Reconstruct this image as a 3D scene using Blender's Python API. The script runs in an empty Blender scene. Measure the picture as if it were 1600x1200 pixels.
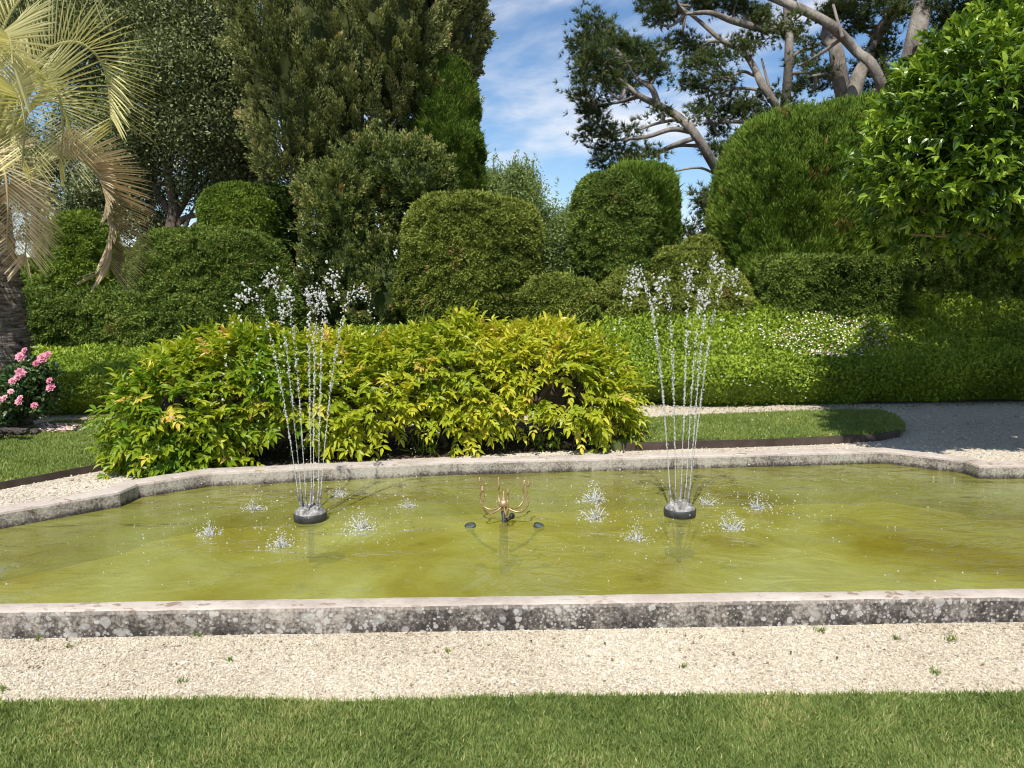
import bpy, math
import numpy as np
from mathutils import Vector

S = bpy.context.scene
C = S.collection
R = math.radians

# ------------------------------------------------------------------ camera, world, sun, exposure
F, PITCH, EYE = 1210.0, R(7.07), 1.6
cam = bpy.data.objects.new("camera", bpy.data.cameras.new("camera"))
C.objects.link(cam)
cam.location = (0, 0, EYE)
cam.rotation_euler = (math.pi / 2 - PITCH, 0, 0)
cam.data.sensor_width = 36
cam.data.lens = 36 * F / 1600
cam.data.clip_start = 0.05
cam.data.clip_end = 3000
S.camera = cam

SUN_EL, SUN_AZ = R(57), math.atan2(-0.24, -0.95)        # the sun stands behind the camera and to its left
S.view_settings.view_transform = 'Standard'
S.view_settings.look = 'None'
S.view_settings.gamma = 1
S.view_settings.use_curve_mapping = False
S.view_settings.exposure = 0.35
S.cycles.max_bounces = 8
S.cycles.transparent_max_bounces = 12
S.cycles.caustics_reflective = False
S.cycles.caustics_refractive = False
S.cycles.sample_clamp_indirect = 6
S.cycles.filter_width = 1.1

W = bpy.data.worlds.new("World")
S.world = W
W.use_nodes = True
wt = W.node_tree
wt.nodes.clear()


def wn(t, **k):
    n = wt.nodes.new(t)
    for a, b in k.items():
        setattr(n, a, b)
    return n


sky = wn('ShaderNodeTexSky', sky_type='NISHITA', sun_disc=False, sun_elevation=SUN_EL)
sky.sun_rotation = SUN_AZ
sky.altitude = 0
sky.air_density = 1.0
sky.dust_density = 0.12
sky.ozone_density = 4.0
tc = wn('ShaderNodeTexCoord')
mp = wn('ShaderNodeMapping')
mp.inputs['Scale'].default_value = (1.0, 1.0, 3.2)
mp.inputs['Rotation'].default_value = (0, R(-14), R(0))
mp.inputs['Location'].default_value = (1.3, 0.6, 0.43)
nz = wn('ShaderNodeTexNoise')
nz.inputs['Scale'].default_value = 2.6
nz.inputs['Detail'].default_value = 9
nz.inputs['Roughness'].default_value = 0.56
nz.inputs['Distortion'].default_value = 0.5
mr = wn('ShaderNodeMapRange', interpolation_type='SMOOTHSTEP')
mr.inputs['From Min'].default_value = 0.44
mr.inputs['From Max'].default_value = 0.69
mr.inputs['To Max'].default_value = 0.85
mix = wn('ShaderNodeMix', data_type='RGBA')
mix.inputs[7].default_value = (9.6, 9.7, 10.0, 1)
bg = wn('ShaderNodeBackground')
bg.inputs['Strength'].default_value = 0.082
wo = wn('ShaderNodeOutputWorld')
L = wt.links.new
L(tc.outputs['Generated'], mp.inputs['Vector'])
L(mp.outputs['Vector'], nz.inputs['Vector'])
L(nz.outputs['Fac'], mr.inputs['Value'])
L(mr.outputs['Result'], mix.inputs[0])
hsv = wn('ShaderNodeHueSaturation')
hsv.inputs['Saturation'].default_value = 1.08
hsv.inputs['Value'].default_value = 1.35
L(sky.outputs['Color'], hsv.inputs['Color'])
L(hsv.outputs['Color'], mix.inputs[6])
L(mix.outputs[2], bg.inputs['Color'])
L(bg.outputs['Background'], wo.inputs['Surface'])

sun = bpy.data.objects.new("sun", bpy.data.lights.new("sun", 'SUN'))
C.objects.link(sun)
sun.data.energy = 5.0
sun.data.angle = R(0.53)
sun.data.color = (1.0, 0.95, 0.86)
sd = Vector((math.sin(SUN_AZ) * math.cos(SUN_EL), math.cos(SUN_AZ) * math.cos(SUN_EL), math.sin(SUN_EL)))
sun.rotation_euler = sd.to_track_quat('Z', 'Y').to_euler()
sun.location = sd * 50

# ------------------------------------------------------------------ helpers: picture measurements -> world
CP, SP = math.cos(PITCH), math.sin(PITCH)


def ray(px, py):
    a, b = (px - 800) / F, (600 - py) / F
    return np.array([a, CP + b * SP, -SP + b * CP])


def G(px, py, z=0.0):
    d = ray(px, py)
    return np.array([0, 0, EYE]) + d * ((z - EYE) / d[2])


def P(px, py, Y):
    d = ray(px, py)
    return np.array([0, 0, EYE]) + d * (Y / d[1])


def rg(seed):
    return np.random.default_rng(seed)


def norm(a):
    return a / np.maximum(np.linalg.norm(a, axis=-1, keepdims=True), 1e-9)


def vnoise(Pt, seed=0):
    Pt = np.asarray(Pt, float)
    i = np.floor(Pt).astype(np.int64)
    f = Pt - i
    f = f * f * (3 - 2 * f)

    def h(x, y, z):
        n = (x * 374761393 + y * 668265263 + z * 2147483647 + seed * 974634777) & 0xFFFFFFFF
        n = ((n ^ (n >> 13)) * 1274126177) & 0xFFFFFFFF
        n = ((n ^ (n >> 16)) * 2246822519) & 0xFFFFFFFF
        return ((n ^ (n >> 15)) & 0xFFFFFF) / float(0xFFFFFF)
    r = 0
    for dx in (0, 1):
        for dy in (0, 1):
            for dz in (0, 1):
                w = (f[:, 0] if dx else 1 - f[:, 0]) * (f[:, 1] if dy else 1 - f[:, 1]) * (f[:, 2] if dz else 1 - f[:, 2])
                r = r + w * h(i[:, 0] + dx, i[:, 1] + dy, i[:, 2] + dz)
    return r


def fbm(Pt, seed=0, oct=3):
    r, a, t = 0, 1.0, 0
    for k in range(oct):
        r = r + a * (vnoise(np.asarray(Pt) * 2 ** k, seed + k) - 0.5)
        t += a
        a *= 0.5
    return r / t * 2


# ------------------------------------------------------------------ mesh building
class MB:
    """collects vertices, triangles and a tint per vertex"""
    def __init__(s):
        s.V, s.T, s.A, s.M, s.n = [], [], [], [], 0

    def add(s, V, T, tint=0.5, mat=0):
        V = np.asarray(V, float).reshape(-1, 3)
        T = np.asarray(T, np.int64).reshape(-1, 3)
        s.V.append(V)
        s.T.append(T + s.n)
        s.A.append(np.broadcast_to(np.asarray(tint, float), (len(V),)))
        s.M.append(np.full(len(T), mat))
        s.n += len(V)
        return s

    def quads(s, V, Q, tint=0.5, mat=0):
        Q = np.asarray(Q).reshape(-1, 4)
        return s.add(V, np.concatenate([Q[:, [0, 1, 2]], Q[:, [0, 2, 3]]]), tint, mat)

    def build(s, name, mats, parent=None, base=None, smooth=False):
        V = np.concatenate(s.V)
        T = np.concatenate(s.T)
        A = np.concatenate(s.A)
        M = np.concatenate(s.M)
        if base is None:
            base = np.array(parent.location) if parent is not None else np.array([0., 0., 0.])
            if parent is not None and parent.parent is not None:
                base = base + np.array(parent.parent.location)
        V = V - np.asarray(base)
        me = bpy.data.meshes.new(name)
        me.vertices.add(len(V))
        me.vertices.foreach_set('co', V.astype(np.float32).ravel())
        me.loops.add(len(T) * 3)
        me.loops.foreach_set('vertex_index', T.astype(np.int32).ravel())
        me.polygons.add(len(T))
        me.polygons.foreach_set('loop_start', np.arange(0, len(T) * 3, 3, dtype=np.int32))
        me.polygons.foreach_set('loop_total', np.full(len(T), 3, np.int32))
        if not isinstance(mats, (list, tuple)):
            mats = [mats]
        for m in mats:
            me.materials.append(m)
        if len(mats) > 1:
            me.polygons.foreach_set('material_index', M.astype(np.int32))
        me.polygons.foreach_set('use_smooth', np.full(len(T), bool(smooth)))
        at = me.attributes.new('tint', 'FLOAT', 'POINT')
        at.data.foreach_set('value', A.astype(np.float32))
        me.update(calc_edges=True)
        me.validate()
        o = bpy.data.objects.new(name, me)
        C.objects.link(o)
        if parent is not None:
            o.parent = parent
        else:
            o.location = base
        return o


def tag(o, label=None, cat=None, group=None, kind=None):
    if label:
        o['label'] = label
    if cat:
        o['category'] = cat
    if group:
        o['group'] = group
    if kind:
        o['kind'] = kind
    return o


def thing(name, label, cat, loc, group=None):
    o = bpy.data.objects.new(name, None)
    o.empty_display_size = 0.1
    C.objects.link(o)
    o.location = loc
    return tag(o, label, cat, group)


# templates: x = width, y = length, z = towards the leaf's upper side
BLADE = (np.array([[-.5, 0, 0], [.5, 0, 0], [0, 1, 0]], float), np.array([[0, 1, 2]]))
LEAF2 = (np.array([[0, 0, 0], [.5, .45, .06], [0, 1, 0], [-.5, .45, .06]], float), np.array([[0, 1, 2], [0, 2, 3]]))
LEAF4 = (np.array([[0, 0, 0], [.5, .38, .14], [0, .42, 0], [-.5, .38, .14], [0, 1, -.1]], float),
         np.array([[0, 1, 2], [1, 4, 2], [0, 2, 3], [2, 4, 3]]))
LEAF8 = (np.array([[0, 0, 0], [.34, .18, .1], [.5, .42, .13], [.34, .7, .06], [0, 1, -.14], [-.34, .7, .06], [-.5, .42, .13], [-.34, .18, .1],
                   [0, .4, 0.0], [0, .7, -.04]], float),
         np.array([[0, 1, 8], [1, 2, 8], [2, 3, 9], [2, 9, 8], [3, 4, 9], [4, 5, 9], [5, 6, 9], [6, 8, 9], [6, 7, 8], [7, 0, 8]]))
GRASS = (np.array([[-.5, 0, 0], [.5, 0, 0], [.36, .55, .09], [-.36, .55, .09], [0, 1, .34]], float), np.array([[0, 1, 2], [0, 2, 3], [3, 2, 4]]))
a_ = (1 + 5 ** .5) / 2
ICO_V = norm(np.array([[-1, a_, 0], [1, a_, 0], [-1, -a_, 0], [1, -a_, 0], [0, -1, a_], [0, 1, a_], [0, -1, -a_], [0, 1, -a_], [a_, 0, -1], [a_, 0, 1], [-a_, 0, -1], [-a_, 0, 1]], float))
ICO_T = np.array([[0, 11, 5], [0, 5, 1], [0, 1, 7], [0, 7, 10], [0, 10, 11], [1, 5, 9], [5, 11, 4], [11, 10, 2], [10, 7, 6], [7, 1, 8], [3, 9, 4], [3, 4, 2], [3, 2, 6], [3, 6, 8], [3, 8, 9], [4, 9, 5], [2, 4, 11], [6, 2, 10], [8, 6, 7], [9, 8, 1]])
OCT = (np.array([[1, 0, 0], [0, 1, 0], [-1, 0, 0], [0, -1, 0], [0, 0, 1], [0, 0, -1]], float),
       np.array([[0, 1, 4], [1, 2, 4], [2, 3, 4], [3, 0, 4], [1, 0, 5], [2, 1, 5], [3, 2, 5], [0, 3, 5]]))
ICO = (ICO_V, ICO_T)


def scatter(mb, tpl, pos, d, up, length, width, tint=0.5, mat=0, thick=None):
    """one copy of a template at every pos: y along d, z as near to up as it goes"""
    n = len(pos)
    d = norm(np.broadcast_to(d, (n, 3)))
    up = np.broadcast_to(up, (n, 3))
    x = np.cross(d, up)
    bad = np.linalg.norm(x, axis=1) < 1e-4
    x[bad] = np.cross(d[bad], [0.31, 0.9, 0.2])
    x = norm(x)
    z = np.cross(x, d)
    V, T = tpl
    k = len(V)
    le = np.broadcast_to(length, (n,))[:, None, None]
    wi = np.broadcast_to(width, (n,))[:, None, None]
    th = le if thick is None else np.broadcast_to(thick, (n,))[:, None, None]
    out = pos[:, None, :] + x[:, None, :] * V[None, :, 0:1] * wi + d[:, None, :] * V[None, :, 1:2] * le + z[:, None, :] * V[None, :, 2:3] * th
    TT = (T[None] + (np.arange(n) * k)[:, None, None]).reshape(-1, 3)
    mb.add(out.reshape(-1, 3), TT, np.repeat(np.broadcast_to(tint, (n,)), k), mat)


def rand_dir(r, n):
    return norm(r.normal(size=(n, 3)))


def sample(V, T, n, r, w=None):
    a, b, c = V[T[:, 0]], V[T[:, 1]], V[T[:, 2]]
    cr = np.cross(b - a, c - a)
    ar = np.linalg.norm(cr, axis=1) / 2
    N = norm(cr)
    p = ar if w is None else ar * w((a + b + c) / 3, N)
    i = r.choice(len(T), n, p=p / p.sum())
    u, v = r.random(n), r.random(n)
    m = u + v > 1
    u[m], v[m] = 1 - u[m], 1 - v[m]
    return a[i] + (b[i] - a[i]) * u[:, None] + (c[i] - a[i]) * v[:, None], N[i], i


EYEV = np.array([0, 0, EYE])


def facing(c, N):
    """fewer leaves on the side nobody at the path can see"""
    d = (N * norm(EYEV - c)).sum(1)
    return np.where(d > -0.25, 1.0, 0.22)


def tube(mb, pts, rad, sides=8, tint=0.5, mat=0, seg=4, cap=True):
    pts = np.asarray(pts, float)
    rad = np.broadcast_to(np.asarray(rad, float), (len(pts),))
    if seg > 1 and len(pts) > 2:
        pts, rad = smooth(pts, rad, seg)
    n = len(pts)
    t = norm(np.gradient(pts, axis=0))
    ref = np.array([0.13, 0.2, 1.0]) if abs(t[:, 2]).mean() < .8 else np.array([1.0, .1, 0.05])
    u = norm(np.cross(t, ref))
    v = np.cross(t, u)
    an = np.linspace(0, 2 * np.pi, sides, endpoint=False)
    ring = pts[:, None] + rad[:, None, None] * (np.cos(an)[None, :, None] * u[:, None] + np.sin(an)[None, :, None] * v[:, None])
    Vv = ring.reshape(-1, 3)
    i = np.arange(n - 1)[:, None] * sides
    j = np.arange(sides)[None]
    k = (j + 1) % sides
    Q = np.stack([i + j, i + k, i + sides + k, i + sides + j], -1).reshape(-1, 4)
    mb.quads(Vv, Q, tint, mat)
    if cap:
        for e in (0, n - 1):
            c = np.vstack([ring[e], pts[e]])
            T = np.array([[a, (a + 1) % sides, sides] for a in range(sides)])
            mb.add(c, T if e else T[:, ::-1], tint, mat)
    return pts


def smooth(pts, rad, seg):
    p = np.vstack([2 * pts[0] - pts[1], pts, 2 * pts[-1] - pts[-2]])
    out, ro = [], []
    for i in range(1, len(p) - 2):
        for t in np.linspace(0, 1, seg, endpoint=False):
            a, b, c, d = p[i - 1:i + 3]
            out.append(.5 * ((2 * b) + (c - a) * t + (2 * a - 5 * b + 4 * c - d) * t * t + (3 * b - a - 3 * c + d) * t ** 3))
            ro.append(rad[i - 1] * (1 - t) + rad[i] * t)
    out.append(pts[-1])
    ro.append(rad[-1])
    return np.array(out), np.array(ro)


def lathe(mb, base, prof, sides=24, tint=.5, mat=0, axis=None):
    base = np.asarray(base, float)
    an = np.linspace(0, 2 * np.pi, sides, endpoint=False)
    Vv = np.array([[r * np.cos(t), r * np.sin(t), z] for r, z in prof for t in an])
    if axis is not None:
        q = Vector((0, 0, 1)).rotation_difference(Vector(axis)).to_matrix()
        Vv = Vv @ np.array(q).T
    i = np.arange(len(prof) - 1)[:, None] * sides
    j = np.arange(sides)[None]
    k = (j + 1) % sides
    mb.quads(Vv + base, np.stack([i + j, i + k, i + sides + k, i + sides + j], -1).reshape(-1, 4), tint, mat)


# ------------------------------------------------------------------ materials
def new_mat(name):
    m = bpy.data.materials.new(name)
    m.use_nodes = True
    m.node_tree.nodes.clear()
    return m, m.node_tree, m.node_tree.nodes, m.node_tree.links.new


def ramp(nt, stops):
    n = nt.nodes.new('ShaderNodeValToRGB')
    e = n.color_ramp.elements
    while len(e) < len(stops):
        e.new(0.5)
    for s, (p, c) in zip(e, stops):
        s.position = p
        s.color = (*c, 1)
    return n


def noise(nt, scale, detail=4, rough=.55, coord='Object', vec=None, dist=0):
    n = nt.nodes.new('ShaderNodeTexNoise')
    n.inputs['Scale'].default_value = scale
    n.inputs['Detail'].default_value = detail
    n.inputs['Roughness'].default_value = rough
    n.inputs['Distortion'].default_value = dist
    if vec is None:
        t = nt.nodes.new('ShaderNodeTexCoord')
        vec = t.outputs[coord]
    nt.links.new(vec, n.inputs['Vector'])
    return n


def math_n(nt, op, a, b=None, clamp=False):
    n = nt.nodes.new('ShaderNodeMath')
    n.operation = op
    n.use_clamp = clamp
    for k, v in ((0, a), (1, b)):
        if v is None:
            continue
        if isinstance(v, (int, float)):
            n.inputs[k].default_value = v
        else:
            nt.links.new(v, n.inputs[k])
    return n.outputs[0]


def mixc(nt, f, a, b, blend='MIX'):
    n = nt.nodes.new('ShaderNodeMix')
    n.data_type = 'RGBA'
    n.blend_type = blend
    for k, v in ((0, f), (6, a), (7, b)):
        if isinstance(v, tuple):
            n.inputs[k].default_value = (*v, 1)
        elif isinstance(v, (int, float)):
            n.inputs[k].default_value = v
        else:
            nt.links.new(v, n.inputs[k])
    return n.outputs[2]


def leaf_mat(name, stops, trans=0.3, gloss=0.45, spec=0.35, patch=0.35, pscale=1.3, tcol=(1.15, 1.1, .55)):
    """foliage: colour by each leaf's own tint, drifting over the plant; some light passes through"""
    m, nt, N, Lk = new_mat(name)
    at = N.new('ShaderNodeAttribute')
    at.attribute_name = 'tint'
    nz = noise(nt, pscale, 3)
    f = math_n(nt, 'ADD', at.outputs['Fac'], math_n(nt, 'MULTIPLY', math_n(nt, 'SUBTRACT', nz.outputs['Fac'], 0.5), patch * 2), True)
    rp = ramp(nt, stops)
    Lk(f, rp.inputs['Fac'])
    p = N.new('ShaderNodeBsdfPrincipled')
    p.inputs['Roughness'].default_value = gloss
    p.inputs['Specular IOR Level'].default_value = spec
    Lk(rp.outputs['Color'], p.inputs['Base Color'])
    tr = N.new('ShaderNodeBsdfTranslucent')
    Lk(mixc(nt, 1.0, rp.outputs['Color'], tcol, 'MULTIPLY'), tr.inputs['Color'])
    mx = N.new('ShaderNodeMixShader')
    mx.inputs[0].default_value = trans
    Lk(p.outputs[0], mx.inputs[1])
    Lk(tr.outputs[0], mx.inputs[2])
    o = N.new('ShaderNodeOutputMaterial')
    Lk(mx.outputs[0], o.inputs['Surface'])
    return m


def solid_mat(name, stops, scale=6, rough=.8, bump=.0, bscale=30, metal=0, spec=.4, stretch=(1, 1, 1), bdist=.02):
    m, nt, N, Lk = new_mat(name)
    t = N.new('ShaderNodeTexCoord')
    mpn = N.new('ShaderNodeMapping')
    mpn.inputs['Scale'].default_value = stretch
    Lk(t.outputs['Object'], mpn.inputs['Vector'])
    nz = noise(nt, scale, 6, .6, vec=mpn.outputs['Vector'])
    rp = ramp(nt, stops)
    Lk(nz.outputs['Fac'], rp.inputs['Fac'])
    p = N.new('ShaderNodeBsdfPrincipled')
    p.inputs['Roughness'].default_value = rough
    p.inputs['Metallic'].default_value = metal
    p.inputs['Specular IOR Level'].default_value = spec
    Lk(rp.outputs['Color'], p.inputs['Base Color'])
    if bump:
        nb = noise(nt, bscale, 6, .65, vec=mpn.outputs['Vector'])
        b = N.new('ShaderNodeBump')
        b.inputs['Strength'].default_value = bump
        b.inputs['Distance'].default_value = bdist
        Lk(nb.outputs['Fac'], b.inputs['Height'])
        Lk(b.outputs['Normal'], p.inputs['Normal'])
    o = N.new('ShaderNodeOutputMaterial')
    Lk(p.outputs[0], o.inputs['Surface'])
    return m


M = {}
M['yew'] = leaf_mat('yew', [(0.0, (0.0343, 0.0576, 0.0106)), (0.44, (0.1122, 0.1699, 0.0304)), (0.88, (0.2706, 0.3456, 0.0726)), (0.95, (0.22, 0.15, 0.0605)), (1, (0.286, 0.18, 0.077))], .12, .6, .10)
M['yew_olive'] = leaf_mat('yew_olive', [(0.0, (0.0447, 0.0667, 0.0121)), (0.44, (0.1676, 0.2067, 0.0362)), (0.88, (0.3602, 0.4002, 0.0905)), (0.95, (0.216, 0.145, 0.0578)), (1, (0.2808, 0.174, 0.0735))], .12, .6, .10)
M['yew_bright'] = leaf_mat('yew_bright', [(0.0, (0.05, 0.085, 0.01)), (0.44, (0.15, 0.225, 0.03)), (0.88, (0.28, 0.36, 0.055)), (0.95, (0.2, 0.125, 0.055)), (1, (0.26, 0.15, 0.07))], .12, .6, .10)
M['cypress'] = leaf_mat('cypress', [(0.0, (0.037, 0.0678, 0.011)), (0.44, (0.1294, 0.2118, 0.0286)), (0.88, (0.2957, 0.3872, 0.0605)), (0.95, (0.224, 0.1375, 0.055)), (1, (0.2912, 0.165, 0.07))], .12, .6, .10)
M['conifer'] = leaf_mat('conifer', [(0, (0.0343, 0.0475, 0.0159)), (0.45, (0.1647, 0.1911, 0.0632)), (0.8, (0.3558, 0.3623, 0.1383)), (1, (0.4216, 0.3294, 0.1581))], .12, .6, .10, .3, .8)
M['juniper'] = leaf_mat('juniper', [(0, (0.0312, 0.0467, 0.013)), (0.45, (0.1298, 0.1661, 0.0441)), (0.8, (0.2726, 0.305, 0.0909)), (1, (0.3894, 0.2596, 0.1038))], .12, .6, .10, .3, .8)
M['holm_oak'] = leaf_mat('holm_oak', [(0, (0.0444, 0.0641, 0.0246)), (0.5, (0.154, 0.1848, 0.0739)), (1, (0.3942, 0.4189, 0.2094))], .12, .6, .10, .3, .8)
M['olive_leaf'] = leaf_mat('olive_leaf', [(0, (0.11, 0.17, 0.055)), (0.5, (0.22, 0.3, 0.1)), (1, (0.36, 0.43, 0.18))], .35, .45, .3)
M['ground_cover'] = leaf_mat('ground_cover', [(0, (0.085, 0.145, 0.014)), (0.5, (0.25, 0.35, 0.028)), (1, (0.45, 0.52, 0.06))], .2, .45, .3, .25, 1.1)
M['wisteria'] = leaf_mat('wisteria', [(0, (0.13, 0.24, 0.012)), (0.35, (0.36, 0.42, 0.024)), (0.7, (0.58, 0.56, 0.05)), (0.88, (0.66, 0.6, 0.09)), (1, (0.66, 0.42, 0.14))], .40, .42, .35, .22, 1.6)
M['citrus'] = leaf_mat('citrus', [(0, (0.028, 0.07, 0.008)), (0.45, (0.085, 0.165, 0.014)), (0.75, (0.27, 0.39, 0.035)), (1, (0.42, 0.52, 0.08))], .3, .28, .5, .2, 1.4)
M['pine_needle'] = leaf_mat('pine_needle', [(0, (0.03, 0.052, 0.018)), (0.5, (0.075, 0.105, 0.032)), (1, (0.21, 0.225, 0.065))], .12, .6, .10, .3, .5)
M['palm_green'] = leaf_mat('palm_green', [(0, (0.3, 0.31, 0.13)), (0.5, (0.5, 0.48, 0.23)), (1, (0.66, 0.62, 0.36))], .3, .5, .3, .15)
M['palm_dry'] = leaf_mat('palm_dry', [(0, (0.3, 0.22, 0.12)), (0.5, (0.52, 0.42, 0.26)), (1, (0.68, 0.58, 0.4))], .2, .6, .25, .2, tcol=(1, .85, .6))
M['rose_leaf'] = leaf_mat('rose_leaf', [(0, (.018, .045, .014)), (.6, (.05, .10, .026)), (1, (.13, .19, .05))], .2, .4, .4)
M['rose_petal'] = leaf_mat('rose_petal', [(0, (0.6, 0.16, 0.27)), (0.5, (0.8, 0.36, 0.47)), (1, (0.88, 0.62, 0.66))], .3, .6, .2, .1, tcol=(1, .8, .85))
M['daisy'] = leaf_mat('daisy', [(0, (.70, .30, .38)), (.35, (.78, .66, .62)), (1, (.85, .82, .76))], .25, .6, .2, .05, tcol=(1, 1, 1))
M['petal_fall'] = leaf_mat('petal_fall', [(0, (.70, .42, .42)), (1, (.85, .74, .68))], .2, .6, .2, .05, tcol=(1, 1, 1))
M['grass'] = leaf_mat('grass', [(0, (0.1065, 0.1633, 0.0381)), (0.45, (0.2192, 0.2964, 0.0772)), (0.75, (0.3257, 0.3629, 0.1188)), (1, (0.5763, 0.4838, 0.2376))], .3, .45, .3, .22, 1.2)
M['grass_far'] = leaf_mat('grass_far', [(0, (0.13, 0.1952, 0.0408)), (0.5, (0.234, 0.305, 0.072)), (1, (0.351, 0.3782, 0.108))], .3, .5, .3, .2, 1.2)
M['weed'] = leaf_mat('weed', [(0, (0.078, 0.144, 0.0195)), (1, (0.234, 0.312, 0.052))], .3)
M['pebble'] = leaf_mat('pebble', [(0, (0.209, 0.171, 0.1187)), (0.3, (0.4227, 0.361, 0.2707)), (0.7, (0.5605, 0.494, 0.38)), (1, (0.6982, 0.6555, 0.551))], 0.0, .7, .3, .12, .9)
M['bark_pine'] = solid_mat('bark_pine', [(.3, (.10, .085, .07)), (.5, (.23, .20, .17)), (.7, (.34, .31, .27))], 4, .9, .9, 22, bdist=.06, stretch=(1, 1, .35))
M['bark_dark'] = solid_mat('bark_dark', [(.3, (.05, .038, .028)), (.7, (.16, .12, .085))], 5, .9, .7, 25, stretch=(1, 1, .4))
M['twig'] = solid_mat('twig', [(.3, (.14, .10, .065)), (.7, (.30, .23, .16))], 8, .85, .4, 40)
M['palm_trunk'] = solid_mat('palm_trunk', [(.36, (.06, .045, .035)), (.5, (.21, .17, .135)), (.64, (.40, .34, .28))], 6, .95, 1.0, 12, stretch=(1, 1, 5), bdist=.08)
M['old_wood'] = solid_mat('old_wood', [(.3, (.02, .016, .012)), (.7, (.10, .085, .07))], 6, .9, .8, 20)
M['edging'] = solid_mat('edging', [(.3, (.03, .021, .016)), (.7, (.085, .06, .045))], 5, .75, .3, 30)
M['bronze'] = solid_mat('bronze', [(.3, (.27, .17, .08)), (.55, (.46, .32, .17)), (.75, (.60, .47, .30))], 22, .42, .15, 60, .55)
M['black_metal'] = solid_mat('black_metal', [(.3, (.012, .013, .012)), (.7, (.05, .05, .045))], 20, .5, .2, 60)
M['grey_metal'] = solid_mat('grey_metal', [(.35, (.10, .095, .09)), (.5, (.25, .24, .225)), (.65, (.42, .41, .39))], 30, .7, .5, 70, .0)
M['lamp_glass'] = solid_mat('lamp_glass', [(.3, (.03, .05, .045)), (.7, (.09, .12, .11))], 12, .15, 0, 10, 0, .6)


def water_drop_mat():
    m, nt, N, Lk = new_mat('water_drops')
    g = N.new('ShaderNodeBsdfGlass')
    g.inputs['IOR'].default_value = 1.33
    g.inputs['Roughness'].default_value = 0.04
    d = N.new('ShaderNodeBsdfDiffuse')
    d.inputs['Color'].default_value = (.93, .93, .92, 1)
    t = N.new('ShaderNodeBsdfTranslucent')
    t.inputs['Color'].default_value = (.93, .93, .92, 1)
    a = N.new('ShaderNodeMixShader')
    a.inputs[0].default_value = .45
    b = N.new('ShaderNodeMixShader')
    b.inputs[0].default_value = .7
    o = N.new('ShaderNodeOutputMaterial')
    Lk(d.outputs[0], a.inputs[1])
    Lk(t.outputs[0], a.inputs[2])
    Lk(g.outputs[0], b.inputs[1])
    Lk(a.outputs[0], b.inputs[2])
    Lk(b.outputs[0], o.inputs['Surface'])
    return m


M['drops'] = water_drop_mat()


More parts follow.
